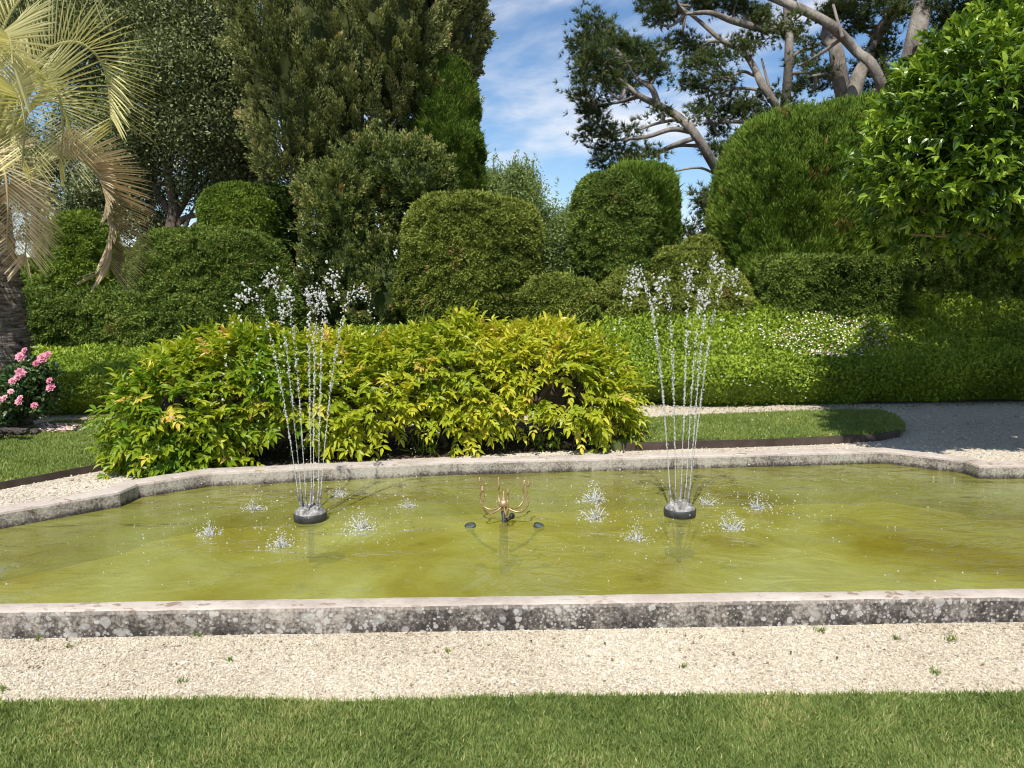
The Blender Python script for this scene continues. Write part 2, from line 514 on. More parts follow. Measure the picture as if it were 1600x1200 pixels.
def stone_mat():
    """rim stone: pale worn tops, sides with dark weathering, white and grey lichen discs and faint drips"""
    m, nt, N, Lk = new_mat('rim_stone')
    tcn = N.new('ShaderNodeTexCoord')
    ob = tcn.outputs['Object']
    geo = N.new('ShaderNodeNewGeometry')
    sep = N.new('ShaderNodeSeparateXYZ')
    Lk(geo.outputs['True Normal'], sep.inputs[0])
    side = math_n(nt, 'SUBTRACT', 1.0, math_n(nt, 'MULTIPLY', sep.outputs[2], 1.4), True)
    n1 = noise(nt, 3.2, 8, .65, vec=ob)
    n2 = noise(nt, 34, 5, .7, vec=ob)
    topc = ramp(nt, [(.3, (.30, .25, .21)), (.5, (.43, .37, .32)), (.7, (.54, .485, .43))])
    Lk(math_n(nt, 'ADD', math_n(nt, 'MULTIPLY', n1.outputs['Fac'], .7), math_n(nt, 'MULTIPLY', n2.outputs['Fac'], .3)), topc.inputs['Fac'])
    # brown flakes on the top
    mp1 = N.new('ShaderNodeMapping')
    mp1.inputs['Scale'].default_value = (.55, 1, 1)
    Lk(ob, mp1.inputs['Vector'])
    fl = noise(nt, 26, 3, .5, vec=mp1.outputs['Vector'])
    flk = ramp(nt, [(.58, (0, 0, 0)), (.62, (1, 1, 1))])
    Lk(fl.outputs['Fac'], flk.inputs['Fac'])
    flm = noise(nt, 2.1, 2, vec=ob)
    flm2 = ramp(nt, [(.42, (0, 0, 0)), (.6, (1, 1, 1))])
    Lk(flm.outputs['Fac'], flm2.inputs['Fac'])
    top = mixc(nt, math_n(nt, 'MULTIPLY', math_n(nt, 'MULTIPLY', flk.outputs[0], flm2.outputs[0]), .75), topc.outputs[0], (.20, .13, .085))
    # the sides
    mp2 = N.new('ShaderNodeMapping')
    mp2.inputs['Scale'].default_value = (1, 1, .45)
    Lk(ob, mp2.inputs['Vector'])
    n3 = noise(nt, 7, 9, .72, vec=mp2.outputs['Vector'], dist=.6)
    n3b = noise(nt, 60, 4, .7, vec=ob)
    n4 = noise(nt, 1.1, 3, .5, vec=ob)
    psep = N.new('ShaderNodeSeparateXYZ')
    Lk(ob, psep.inputs[0])
    old = math_n(nt, 'MULTIPLY', math_n(nt, 'SUBTRACT', .6, psep.outputs[1]), 3, True)     # the side towards the lawn is the most weathered
    wet = math_n(nt, 'MULTIPLY', math_n(nt, 'SUBTRACT', .060, psep.outputs[2]), 24, True)     # splash line by the water and the gravel
    st = lambda v, k: math_n(nt, 'MULTIPLY', math_n(nt, 'SUBTRACT', v, .5), k)
    sv = math_n(nt, 'ADD', math_n(nt, 'ADD', st(n3.outputs['Fac'], 1.5), st(n3b.outputs['Fac'], 1.5)), st(n4.outputs['Fac'], 1.1))
    sv = math_n(nt, 'ADD', sv, math_n(nt, 'ADD', .78, math_n(nt, 'ADD', math_n(nt, 'MULTIPLY', old, -.36), math_n(nt, 'MULTIPLY', wet, math_n(nt, 'SUBTRACT', math_n(nt, 'MULTIPLY', old, .36), .50)))))
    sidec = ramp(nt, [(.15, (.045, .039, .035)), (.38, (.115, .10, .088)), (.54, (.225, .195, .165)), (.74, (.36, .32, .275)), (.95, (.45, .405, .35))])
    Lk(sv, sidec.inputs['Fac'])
    sc = sidec.outputs[0]
    for scale, thr, col, gate, loc in ((15, .30, (.36, .35, .325), .50, 0), (27, .34, (.50, .48, .44), .42, 3.3), (11, .17, (.56, .49, .38), .74, 7.7), (60, .36, (.46, .45, .42), .40, 5.1)):
        mpv = N.new('ShaderNodeMapping')
        mpv.inputs['Location'].default_value = (loc, loc, loc)
        Lk(ob, mpv.inputs['Vector'])
        wob = noise(nt, scale * 2.0, 5, .7, vec=ob)
        vv = N.new('ShaderNodeTexVoronoi')
        vv.inputs['Scale'].default_value = scale
        Lk(mpv.outputs['Vector'], vv.inputs['Vector'])
        dd = math_n(nt, 'ADD', vv.outputs['Distance'], math_n(nt, 'MULTIPLY', math_n(nt, 'SUBTRACT', wob.outputs['Fac'], .5), .75))
        sepc = N.new('ShaderNodeSeparateColor')
        Lk(vv.outputs['Color'], sepc.inputs[0])
        size = math_n(nt, 'MULTIPLY', sepc.outputs[0], thr)
        inside = math_n(nt, 'MULTIPLY', math_n(nt, 'SUBTRACT', size, math_n(nt, 'SUBTRACT', dd, thr * .5)), 14, True)
        g2 = math_n(nt, 'GREATER_THAN', sepc.outputs[1], gate)
        pat = noise(nt, 1.9 + loc, 2, vec=mpv.outputs['Vector'])
        g3 = math_n(nt, 'MULTIPLY', math_n(nt, 'SUBTRACT', pat.outputs['Fac'], .38), 7, True)
        sc = mixc(nt, math_n(nt, 'MULTIPLY', math_n(nt, 'MULTIPLY', math_n(nt, 'MULTIPLY', inside, g2), math_n(nt, 'MULTIPLY', g3, .85)), math_n(nt, 'ADD', math_n(nt, 'MULTIPLY', old, .8), .1)), sc, col)
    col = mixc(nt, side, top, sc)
    p = N.new('ShaderNodeBsdfPrincipled')
    p.inputs['Roughness'].default_value = .88
    p.inputs['Specular IOR Level'].default_value = .25
    Lk(col, p.inputs['Base Color'])
    b = N.new('ShaderNodeBump')
    b.inputs['Strength'].default_value = .55
    b.inputs['Distance'].default_value = .012
    Lk(math_n(nt, 'ADD', n2.outputs['Fac'], n3.outputs['Fac']), b.inputs['Height'])
    Lk(b.outputs['Normal'], p.inputs['Normal'])
    o = N.new('ShaderNodeOutputMaterial')
    Lk(p.outputs[0], o.inputs['Surface'])
    return m


M['stone'] = stone_mat()


def ground_mat():
    """gravel of broken limestone by the pool, leaf litter and soil beyond the planting line, algae on the pool floor"""
    m, nt, N, Lk = new_mat('ground')
    geo = N.new('ShaderNodeNewGeometry')
    ps = geo.outputs['Position']
    sep = N.new('ShaderNodeSeparateXYZ')
    Lk(ps, sep.inputs[0])
    v = N.new('ShaderNodeTexVoronoi')
    v.inputs['Scale'].default_value = 70
    Lk(ps, v.inputs['Vector'])
    sc = N.new('ShaderNodeSeparateColor')
    Lk(v.outputs['Color'], sc.inputs[0])
    n0 = noise(nt, 1.3, 4, vec=ps)
    gf = math_n(nt, 'ADD', math_n(nt, 'MULTIPLY', sc.outputs[0], .6), math_n(nt, 'MULTIPLY', n0.outputs['Fac'], .45))
    gr = ramp(nt, [(.1, (.20, .165, .12)), (.35, (.43, .375, .30)), (.7, (.58, .52, .43)), (1, (.71, .68, .60))])
    Lk(gf, gr.inputs['Fac'])
    n1 = noise(nt, 9, 8, .7, vec=ps)
    so = ramp(nt, [(.3, (.05, .035, .022)), (.7, (.15, .11, .07))])
    Lk(n1.outputs['Fac'], so.inputs['Fac'])
    lim = math_n(nt, 'SUBTRACT', sep.outputs[1], math_n(nt, 'MULTIPLY', sep.outputs[0], .085))
    lim = math_n(nt, 'ADD', lim, math_n(nt, 'MULTIPLY', math_n(nt, 'SUBTRACT', n1.outputs['Fac'], .5), .5))
    f = math_n(nt, 'MULTIPLY', math_n(nt, 'SUBTRACT', lim, 10.15), 6, True)
    c = mixc(nt, f, gr.outputs[0], so.outputs[0])
    # pool floor
    n2 = noise(nt, 1.1, 6, .6, vec=ps, dist=.7)
    al = ramp(nt, [(.3, (.20, .175, .020)), (.5, (.34, .31, .040)), (.7, (.43, .42, .085))])
    Lk(n2.outputs['Fac'], al.inputs['Fac'])
    n3 = noise(nt, 14, 5, .6, vec=ps)
    pool = mixc(nt, math_n(nt, 'MULTIPLY', math_n(nt, 'SUBTRACT', n3.outputs['Fac'], .55), 2.0, True), al.outputs[0], (.17, .15, .03))
    fl = math_n(nt, 'MULTIPLY', math_n(nt, 'SUBTRACT', -.04, sep.outputs[2]), 30, True)
    c = mixc(nt, fl, c, pool)
    p = N.new('ShaderNodeBsdfPrincipled')
    p.inputs['Roughness'].default_value = .85
    p.inputs['Specular IOR Level'].default_value = .25
    Lk(c, p.inputs['Base Color'])
    b = N.new('ShaderNodeBump')
    b.inputs['Strength'].default_value = .7
    b.inputs['Distance'].default_value = .01
    Lk(math_n(nt, 'SUBTRACT', 1.0, v.outputs['Distance']), b.inputs['Height'])
    Lk(b.outputs['Normal'], p.inputs['Normal'])
    o = N.new('ShaderNodeOutputMaterial')
    Lk(p.outputs[0], o.inputs['Surface'])
    return m


M['ground'] = ground_mat()


def water_mat():
    """thin clear skin over the algae-green water: tinted transmission with a rippled mirror on top"""
    m, nt, N, Lk = new_mat('water')
    t = N.new('ShaderNodeTexCoord')
    ob = t.outputs['Object']
    mpw = N.new('ShaderNodeMapping')
    mpw.inputs['Scale'].default_value = (.75, 1.2, 1)
    mpw.inputs['Rotation'].default_value = (0, 0, R(14))
    Lk(ob, mpw.inputs['Vector'])
    w1 = noise(nt, 2.7, 4, .5, vec=mpw.outputs['Vector'], dist=1.1)
    w2 = noise(nt, 13, 3, .5, vec=mpw.outputs['Vector'], dist=.4)
    h = math_n(nt, 'ADD', w1.outputs['Fac'], math_n(nt, 'MULTIPLY', w2.outputs['Fac'], .16))
    b = N.new('ShaderNodeBump')
    b.inputs['Strength'].default_value = 1.0
    b.inputs['Distance'].default_value = .030
    Lk(h, b.inputs['Height'])
    murk = noise(nt, .8, 5, .6, vec=ob, dist=.8)
    mc = ramp(nt, [(.30, (.19, .160, .020)), (.5, (.315, .315, .070)), (.7, (.42, .45, .16))])
    Lk(murk.outputs['Fac'], mc.inputs['Fac'])
    d = N.new('ShaderNodeBsdfDiffuse')
    Lk(mc.outputs[0], d.inputs['Color'])
    b2 = N.new('ShaderNodeBump')
    b2.inputs['Strength'].default_value = 1.0
    b2.inputs['Distance'].default_value = .010
    Lk(w1.outputs['Fac'], b2.inputs['Height'])
    Lk(b2.outputs['Normal'], d.inputs['Normal'])
    tr = N.new('ShaderNodeBsdfTransparent')
    tr.inputs['Color'].default_value = (.86, .84, .52, 1)
    ms = N.new('ShaderNodeMixShader')
    ms.inputs[0].default_value = .50
    Lk(d.outputs[0], ms.inputs[1])
    Lk(tr.outputs[0], ms.inputs[2])
    gl = N.new('ShaderNodeBsdfGlossy')
    gl.inputs['Roughness'].default_value = .04
    gl.inputs['Color'].default_value = (1, 1, 1, 1)
    Lk(b.outputs['Normal'], gl.inputs['Normal'])
    fr = N.new('ShaderNodeFresnel')
    fr.inputs['IOR'].default_value = 1.33
    Lk(b.outputs['Normal'], fr.inputs['Normal'])
    mx = N.new('ShaderNodeMixShader')
    Lk(fr.outputs[0], mx.inputs[0])
    Lk(ms.outputs[0], mx.inputs[1])
    Lk(gl.outputs[0], mx.inputs[2])
    o = N.new('ShaderNodeOutputMaterial')
    Lk(mx.outputs[0], o.inputs['Surface'])
    return m


M['water'] = water_mat()

# ------------------------------------------------------------------ terrain with the sunk pool basin
ZR, ZW = 0.13, 0.015                                       # rim top, water level
rim = [G(x, y, ZR)[:2] for x, y in ((187, 768), (216, 755), (331, 738), (700, 722), (1385, 705), (1505, 719), (1531, 727))]
r_end = rim[-1]
nl, nr = G(0, 942, ZR)[:2], G(1600, 918, ZR)[:2]
nd = (nr - nl) / (nr - nl)[0]
farL = G(0, 800, ZR)[:2]
ld = (farL - rim[0])
rim = [nl + nd * (-4.2 - nl[0]), farL + ld * 1.15] + rim + [r_end + np.array([2.6, 0.02]), r_end + np.array([3.3, -.75]), nl + nd * (7.1 - nl[0])]
rim = np.array(rim)[::-1]                                  # counter-clockwise from above
if np.sum(rim[:, 0] * np.roll(rim[:, 1], -1) - np.roll(rim[:, 0], -1) * rim[:, 1]) < 0:
    rim = rim[::-1]


def offset_poly(poly, w):
    out = []
    n = len(poly)
    ws = [w * (.6 if p[1] < 4.2 else 1.0) for p in poly]
    for i in range(n):
        a, b, c = poly[i - 1], poly[i], poly[(i + 1) % n]
        d1, d2 = norm(b - a), norm(c - b)
        n1, n2 = np.array([d1[1], -d1[0]]), np.array([d2[1], -d2[0]])
        m = norm(n1 + n2)
        out.append(b + m * ws[i] / max(.5, (m * n1).sum()))
    return np.array(out)


def in_poly(x, y, poly):
    inside = np.zeros(np.shape(x), bool)
    n = len(poly)
    for i in range(n):
        (x1, y1), (x2, y2) = poly[i], poly[(i + 1) % n]
        c = ((y1 > y) != (y2 > y)) & (x < (x2 - x1) * (y - y1) / (y2 - y1 + 1e-12) + x1)
        inside ^= c
    return inside


BANK_X = np.array([-40, -9, -6, -3, 0, 3, 7, 14, 40.])
BANK_H = np.array([.1, .14, .2, .38, .55, .80, .85, .85, .8])


def hedge_front(x):
    return 10.0 + .085 * np.clip(x, -10, 12)


def terrain(x, y):
    s = np.clip((y - hedge_front(x) - .7) / 2.4, 0, 1)
    h = np.interp(x, BANK_X, BANK_H)
    far = np.clip((y - 24) / 60, 0, 1)
    return h * s * s * (3 - 2 * s) * (1 - far * .8)


RIM_W = .175
mid = offset_poly(rim, RIM_W * .5)
gx = np.unique(np.concatenate([np.arange(-5.4, 8.2, .05), np.arange(-14, 14, .5), -np.geomspace(14, 900, 22), np.geomspace(14, 900, 22)]).round(3))
gy = np.unique(np.concatenate([np.arange(3.2, 7.8, .05), np.arange(-6, 26, .3), -np.geomspace(6, 900, 18), np.geomspace(26, 900, 22)]).round(3))
X, Y = np.meshgrid(gx, gy)
Z = terrain(X, Y)
Z = np.where(in_poly(X, Y, mid), -.34, Z)
V = np.stack([X, Y, Z], -1).reshape(-1, 3)
nx, ny = len(gx), len(gy)
i, j = np.meshgrid(np.arange(nx - 1), np.arange(ny - 1))
b = (j * nx + i).ravel()
g = MB().quads(V, np.stack([b, b + 1, b + nx + 1, b + nx], -1)).build('ground', M['ground'])
tag(g, kind='structure')

# water sheet inside the rim
wp = offset_poly(rim, RIM_W * .4)
from mathutils.geometry import tessellate_polygon
wv = np.column_stack([wp, np.full(len(wp), ZW)])
wt_ = np.array([t for t in tessellate_polygon([[Vector(p) for p in wv]])])
nrm = np.cross(wv[wt_[0][1]] - wv[wt_[0][0]], wv[wt_[0][2]] - wv[wt_[0][0]])
if nrm[2] < 0:
    wt_ = wt_[:, ::-1]
tag(MB().add(wv, wt_).build('water', M['water']), kind='structure')


# ------------------------------------------------------------------ stone rim of the pool
def build_rim():
    mb = MB()
    r = rg(5)
    prof = [(0.0, -.5), (0.0, ZR - .02), (.006, ZR - .006), (.02, ZR), (RIM_W * .35, ZR + .003), (RIM_W * .7, ZR + .003), (RIM_W - .02, ZR), (RIM_W - .006, ZR - .006), (RIM_W, ZR - .022),
            (RIM_W + .002, ZR * .55), (RIM_W, ZR * .2), (RIM_W, -.5)]
    offs = [offset_poly(rim, o) for o, z in prof]
    n = len(rim)
    rows = []
    for k in range(n):
        ln = np.linalg.norm(rim[(k + 1) % n] - rim[k])
        m = max(1, int(ln / .045))
        for t in np.arange(m) / m:
            rows.append([np.append(o[k] * (1 - t) + o[(k + 1) % n] * t, z) for o, (_, z) in zip(offs, prof)])
    Vv = np.array(rows)
    nr_, npf = Vv.shape[:2]
    Vv = Vv.reshape(-1, 3)
    d = np.stack([fbm(Vv * 9 + 7 * a, 20 + a, 3) for a in range(3)], -1)
    Vv = Vv + d * np.array([.007, .007, .004])
    i = np.arange(nr_)[:, None]
    j = np.arange(npf - 1)[None]
    i2 = (i + 1) % nr_
    Q = np.stack([i * npf + j, i * npf + j + 1, i2 * npf + j + 1, i2 * npf + j], -1).reshape(-1, 4)
    mb.quads(Vv, Q)
    return tag(mb.build('pool_kerb', M['stone'], base=(*nl, 0), smooth=False), 'low weathered stone rim running all round the green fountain pool', 'pool kerb')


build_rim()


# ------------------------------------------------------------------ lawns, edging, gravel
def poly_sheet(poly, z, name, mat, step=.12, skirt=.08):
    tris = np.array(tessellate_polygon([[Vector((p[0], p[1], 0)) for p in poly]]))
    v = np.column_stack([poly, np.full(len(poly), z)])
    mb = MB()
    for t in tris:
        if np.cross(v[t[1]] - v[t[0]], v[t[2]] - v[t[0]])[2] < 0:
            t = t[::-1]
        mb.add(v[t], [[0, 1, 2]])
    n = len(poly)
    lo = v - [0, 0, skirt]
    for k in range(n):
        mb.quads(np.array([lo[k], lo[(k + 1) % n], v[(k + 1) % n], v[k]]), [[0, 1, 2, 3]])
    return tag(mb.build(name, mat), kind='structure')


M['turf'] = solid_mat('turf', [(.3, (.06, .09, .024)), (.55, (.12, .155, .04)), (.75, (.18, .19, .07))], 3, .95, .6, 60)


def grass(poly, z, dens, hgt, wid, seed, name, mat, clip=None, lean=.45):
    r = rg(seed)
    lo, hi = poly.min(0), poly.max(0)
    if clip is not None:
        lo, hi = np.maximum(lo, clip[0]), np.minimum(hi, clip[1])
    n = int((hi - lo).prod() * dens)
    p = lo + r.random((n, 2)) * (hi - lo)
    p = p[in_poly(p[:, 0], p[:, 1], poly)]
    n = len(p)
    pos = np.column_stack([p, np.full(n, z - .004)])
    cl = fbm(pos * 3.1, seed, 3)
    fine = fbm(pos * 26, seed + 9, 2)
    d = np.column_stack([r.normal(size=(n, 2)) * lean + np.stack([fbm(pos * 8, seed + 3), fbm(pos * 8, seed + 5)], -1) * .6, np.ones(n)])
    tint = np.clip(.42 + cl * .35 + fine * .3 + r.normal(size=n) * .16 + (r.random(n) < .035) * .5, 0, 1)
    mb = MB()
    scatter(mb, GRASS, pos, d, rand_dir(r, n), hgt * (.55 + .7 * r.random(n)) * (1 + .35 * fine), wid * (.7 + .6 * r.random(n)), tint)
    return tag(mb.build(name, mat), kind='stuff')


la, lb = G(0, 1088, .045)[:2], G(1600, 1076, .045)[:2]
sl = (lb - la) / (lb - la)[0]
r0 = rg(77)
edge_x = np.arange(-7, 7.01, .06)
edge = np.array([la + sl * (x - la[0]) for x in edge_x])
edge[:, 1] += fbm(np.column_stack([edge_x * 3, edge_x * 0, edge_x * 0]), 3) * .028
front = np.vstack([np.array([[7, -5], [-7, -5]])[::-1], edge[::-1]])
front = front[::-1] if np.sum(front[:, 0] * np.roll(front[:, 1], -1) - np.roll(front[:, 0], -1) * front[:, 1]) < 0 else front
poly_sheet(front, .022, 'front_lawn', M['turf'])
tag(grass(front, .022, 52000, .029, .0042, 11, 'grass', M['grass'], (np.array([-3.4, 1.6]), np.array([3.4, 3.4]))), 'short mown green grass along the near edge of the gravel')


def ccw(p):
    p = np.array(p)
    return p[::-1] if np.sum(p[:, 0] * np.roll(p[:, 1], -1) - np.roll(p[:, 0], -1) * p[:, 1]) < 0 else p


def rounded(pts, k=6):
    p, _ = smooth(np.column_stack([np.vstack([pts, pts[:1]]), np.zeros(len(pts) + 1)]), np.zeros(len(pts) + 1), k)
    return p[:-1, :2]


ZL = .075
isl = [G(x, y, ZL)[:2] for x, y in ((955, 693), (1060, 689), (1200, 686), (1300, 682), (1370, 678), (1405, 672), (1415, 663), (1398, 648), (1375, 642), (1320, 641), (1200, 645), (1100, 649), (1000, 655), (930, 660))]
isl = ccw(isl)
poly_sheet(isl, ZL, 'island_lawn', M['turf'])
tag(grass(isl, ZL, 9000, .04, .009, 12, 'grass', M['grass_far']), 'mown green grass on the small lawn behind the pool')
lft = ccw([G(x, y, .05)[:2] for x, y in ((-420, 838), (0, 755), (172, 724), (330, 702), (330, 662), (160, 657), (100, 657), (62, 663), (0, 688), (-420, 742))])
poly_sheet(lft, .05, 'side_lawn', M['turf'])
tag(grass(lft, .05, 9000, .034, .008, 13, 'grass', M['grass_far'], (np.array([-8.2, 5]), np.array([-2.5, 10]))), 'mown green grass on the lawn by the palm')


def edging(pts, z0, z1, name, label):
    mb = MB()
    pts = np.array(pts)
    n = len(pts)
    t = norm(np.gradient(pts, axis=0))
    nn = np.column_stack([t[:, 1], -t[:, 0]])
    Vv = []
    for k in range(n):
        for o, z in ((0, z0), (.012, z0), (.012, z1), (0, z1)):
            Vv.append([*(pts[k] + nn[k] * (o + .004)), z + (.004 * math.sin(k * 1.7) if z == z1 else 0)])
    Q = []
    for k in range(n - 1):
        for e in range(4):
            Q.append([k * 4 + e, k * 4 + (e + 1) % 4, (k + 1) * 4 + (e + 1) % 4, (k + 1) * 4 + e])
    Q += [[0, 3, 2, 1], [4 * n - 4, 4 * n - 3, 4 * n - 2, 4 * n - 1]]
    mb.quads(Vv, Q)
    return tag(mb.build(name, M['edging'], base=(*pts[0], 0)), label, 'lawn edging')


edging([G(x, y, ZL)[:2] for x, y in ((976, 693), (1060, 690), (1140, 688), (1200, 686), (1260, 684), (1310, 682), (1372, 678), (1405, 672))], -.05, ZL + .006, 'lawn_edging', 'dark brown edging strip along the front of the small lawn right of the bush')
edging([G(x, y, .05)[:2] for x, y in ((-300, 814), (-150, 784), (0, 755), (60, 744), (110, 735), (172, 724), (230, 716))], -.05, .062, 'lawn_edging', 'dark brown edging strip along the lawn by the palm')

OUT = offset_poly(rim, RIM_W + .012)


def gravel(n, lo, hi, size, seed, name, label, keep=None):
    r = rg(seed)
    p = np.array(lo) + r.random((n, 2)) * (np.array(hi) - np.array(lo))
    k = ~in_poly(p[:, 0], p[:, 1], OUT)
    for q in (front, isl, lft):
        k &= ~in_poly(p[:, 0], p[:, 1], q)
    p = p[k]
    if keep is not None:
        p = p[keep(p)]
    n = len(p)
    s = size * r.lognormal(0, .33, n)
    pos = np.column_stack([p, s * .25])
    mb = MB()
    big = fbm(pos * 1.7, 5, 3)
    tint = np.clip(.52 + big * .25 + r.normal(size=n) * .22, 0, 1)
    d = rand_dir(r, n) * [1, 1, .5]
    scatter(mb, OCT, pos, d, rand_dir(r, n), s * (.7 + .5 * r.random(n)), s * (.5 + .5 * r.random(n)), tint, thick=s * (.4 + .4 * r.random(n)))
    return tag(mb.build(name, M['pebble']), label, kind='stuff')


gravel(150000, (-3.1, 2.78), (3.3, 3.85), .0047, 31, 'gravel', 'pale limestone gravel strip between front lawn and pool rim')
gravel(110000, (-6.5, 4.7), (7.5, 10.6), .0075, 32, 'gravel', 'pale limestone gravel path round the back of the pool')

# weeds in the gravel
wr = rg(41)
for k, (px, py, sz, lab) in enumerate([
        (310, 994, .05, 'flat green weed rosette at the foot of the rim, widest of the weeds'),
        (60, 1000, .035, 'faint yellowish weed against the rim at the far left end of the gravel strip'),
        (108, 1012, .03, 'tiny dark weed in the gravel just below the lichened left end of the rim'),
        (285, 1067, .035, 'small green weed close to the lawn edge in the left half of the gravel'),
        (360, 1034, .028, 'tiny sparse weed in mid gravel, left of the middle'),
        (5, 1080, .04, 'green weed at the lawn edge in the lower left corner of the gravel'),
        (700, 1020, .025, 'very small pale weed in the gravel straight below the bronze fountain head'),
        (1068, 1043, .035, 'small spiky weed in mid gravel below the right fountain'),
        (1282, 987, .05, 'bright green grass tuft at the foot of the dark part of the rim'),
        (1403, 1000, .04, 'narrow upright grass tuft in the gravel, second weed from the right near the rim'),
        (1485, 1001, .05, 'spreading green grass tuft in the gravel, rightmost of the weeds near the rim'),
        (1462, 1053, .045, 'round green weed in the gravel near the lawn at the right')]):
    c = G(px, py)
    n = 22
    sz *= .8
    mb = MB()
    an = wr.random(n) * 6.283
    d = np.column_stack([np.cos(an), np.sin(an), wr.random(n) * 1.1 + .15])
    pos = c + np.column_stack([wr.normal(size=(n, 2)) * sz * .3, np.full(n, .003)])
    scatter(mb, GRASS, pos, d, [0, 0, 1], sz * (.5 + .6 * wr.random(n)), .0045, wr.random(n))
    tag(mb.build('gravel_weed', M['weed'], base=c), lab, 'weed', 'weeds in the gravel')


# ------------------------------------------------------------------ clipped shrubs, hedges and conifers
class Blob:
    """a superellipsoid measured off the picture: left, right, top, bottom at a depth, with its own half thickness"""
    def __init__(s, x0, x1, y0, y1, Y, ry, n=2.4, m=2.6, taper=0.0, seed=0, bump=.05, bs=1.6):
        a, b = P(x0, (y0 + y1) / 2, Y), P(x1, (y0 + y1) / 2, Y)
        t, u = P((x0 + x1) / 2, y0, Y), P((x0 + x1) / 2, y1, Y)
        s.c = np.array([(a[0] + b[0]) / 2, Y, (t[2] + u[2]) / 2])
        s.r = np.array([(b[0] - a[0]) / 2, ry, (t[2] - u[2]) / 2])
        s.n, s.m, s.taper, s.seed, s.bump, s.bs = n, m, taper, seed, bump, bs

    def mesh(s, nu=56, nv=36):
        th = np.linspace(0, 2 * np.pi, nu, endpoint=False)
        ph = np.linspace(-np.pi / 2, np.pi / 2, nv)
        PH, TH = np.meshgrid(ph, th, indexing='ij')
        d = np.stack([np.cos(PH) * np.cos(TH), np.cos(PH) * np.sin(TH), np.sin(PH)], -1).reshape(-1, 3)
        q = d
        f = (np.abs(q[:, 0]) ** s.n + np.abs(q[:, 1]) ** s.n) ** (s.m / s.n) + np.abs(q[:, 2]) ** s.m
        q = q * (f ** (-1 / s.m))[:, None]
        k = 1 - s.taper * (q[:, 2] + 1) / 2
        Vv = q * np.column_stack([k, k, np.ones(len(k))]) * s.r + s.c
        dn = norm((Vv - s.c) / s.r)
        Vv = Vv + dn * (fbm(Vv * s.bs, s.seed, 4) * s.bump * 2)[:, None]
        i = np.arange(nv - 1)[:, None] * nu
        j = np.arange(nu)[None]
        k2 = (j + 1) % nu
        Q = np.stack([i + j, i + k2, i + nu + k2, i + nu + j], -1).reshape(-1, 4)
        T = np.concatenate([Q[:, [0, 1, 2]], Q[:, [0, 2, 3]]])
        return Vv, T

    def inside(s, p, grow=0.0):
        q = (p - s.c) / (s.r + grow)
        k = np.maximum(.05, 1 - s.taper * (np.clip(q[:, 2], -1, 1) + 1) / 2)
        q = q / np.column_stack([k, k, np.ones(len(k))])
        f = (np.abs(q[:, 0]) ** s.n + np.abs(q[:, 1]) ** s.n) ** (s.m / s.n) + np.abs(q[:, 2]) ** s.m
        return f < 1


def blob_points(blobs, dens, r):
    PP, NN = [], []
    for k, bl in enumerate(blobs):
        Vv, T = bl.mesh()
        cr = np.cross(Vv[T[:, 1]] - Vv[T[:, 0]], Vv[T[:, 2]] - Vv[T[:, 0]])
        ar = np.linalg.norm(cr, axis=1) / 2
        n = int((ar * facing((Vv[T[:, 0]]), norm(cr))).sum() * dens)
        p, N, _ = sample(Vv, T, n, r, facing)
        ok = p[:, 2] > terrain(p[:, 0], p[:, 1]) - .02
        for q, o in enumerate(blobs):
            if q != k:
                ok &= ~o.inside(p, -.05)
        PP.append(p[ok])
        NN.append(N[ok])
    return np.concatenate(PP), np.concatenate(NN)


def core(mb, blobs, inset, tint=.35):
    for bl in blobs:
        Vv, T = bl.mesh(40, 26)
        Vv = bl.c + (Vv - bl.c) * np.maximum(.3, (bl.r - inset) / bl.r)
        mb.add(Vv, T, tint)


def clipped(name, label, cat, blobs, mat, dens=1500, style='yew', seed=1, inset=.075, group=None, stray=.012, tone=0.0):
    r = rg(seed)
    p, N = blob_points(blobs, dens * 2.2, r)
    n = len(p)
    mb = MB()
    core(mb, blobs, inset * 2.3)
    big = fbm(p * 1.1, seed, 3)
    fine = fbm(p * 7, seed + 5, 2)
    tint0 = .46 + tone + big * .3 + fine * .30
    fine2 = fbm(p * (8.0 if style == 'yew' else 6.0) * [1, 1, .6 if style == 'cypress' else 1.3], seed + 7, 3)
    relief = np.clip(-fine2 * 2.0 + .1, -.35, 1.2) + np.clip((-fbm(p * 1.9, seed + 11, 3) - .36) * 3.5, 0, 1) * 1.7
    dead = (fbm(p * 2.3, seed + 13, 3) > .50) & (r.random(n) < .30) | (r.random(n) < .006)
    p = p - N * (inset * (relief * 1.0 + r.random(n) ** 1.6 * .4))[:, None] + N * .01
    tint0 = tint0 - relief * .10  # sprays in the pits tinted darker, shade between the clumps put in the colour
    up = np.array([0, 0, 1.0])
    for k in range(3):
        if style == 'yew':
            d = N * .7 + up * .15 + rand_dir(r, n) * .9
            le, wi = .052, .023
        elif style == 'cypress':
            d = N * .45 + up * .85 + rand_dir(r, n) * .62
            le, wi = .075, .022
        else:
            d = N * .55 + up * .2 + rand_dir(r, n) * .8
            le, wi = .075, .045
        ln = le * (.6 + .8 * r.random(n)) * (1 + (r.random(n) < stray) * 1.2)
        tint = np.where(dead, 1.0, np.clip(tint0 + r.normal(size=n) * .13, 0, 1) * .88)
        scatter(mb, LEAF2, p + rand_dir(r, n) * .02, d, N + rand_dir(r, n) * .6, ln, wi * (.7 + .6 * r.random(n)), tint)
    lo = min(b.c[2] - b.r[2] for b in blobs)
    bx, by = blobs[0].c[0], blobs[0].c[1]
    return tag(mb.build(name, mat, base=(bx, by, max(lo, terrain(bx, by)))), label, cat, group)


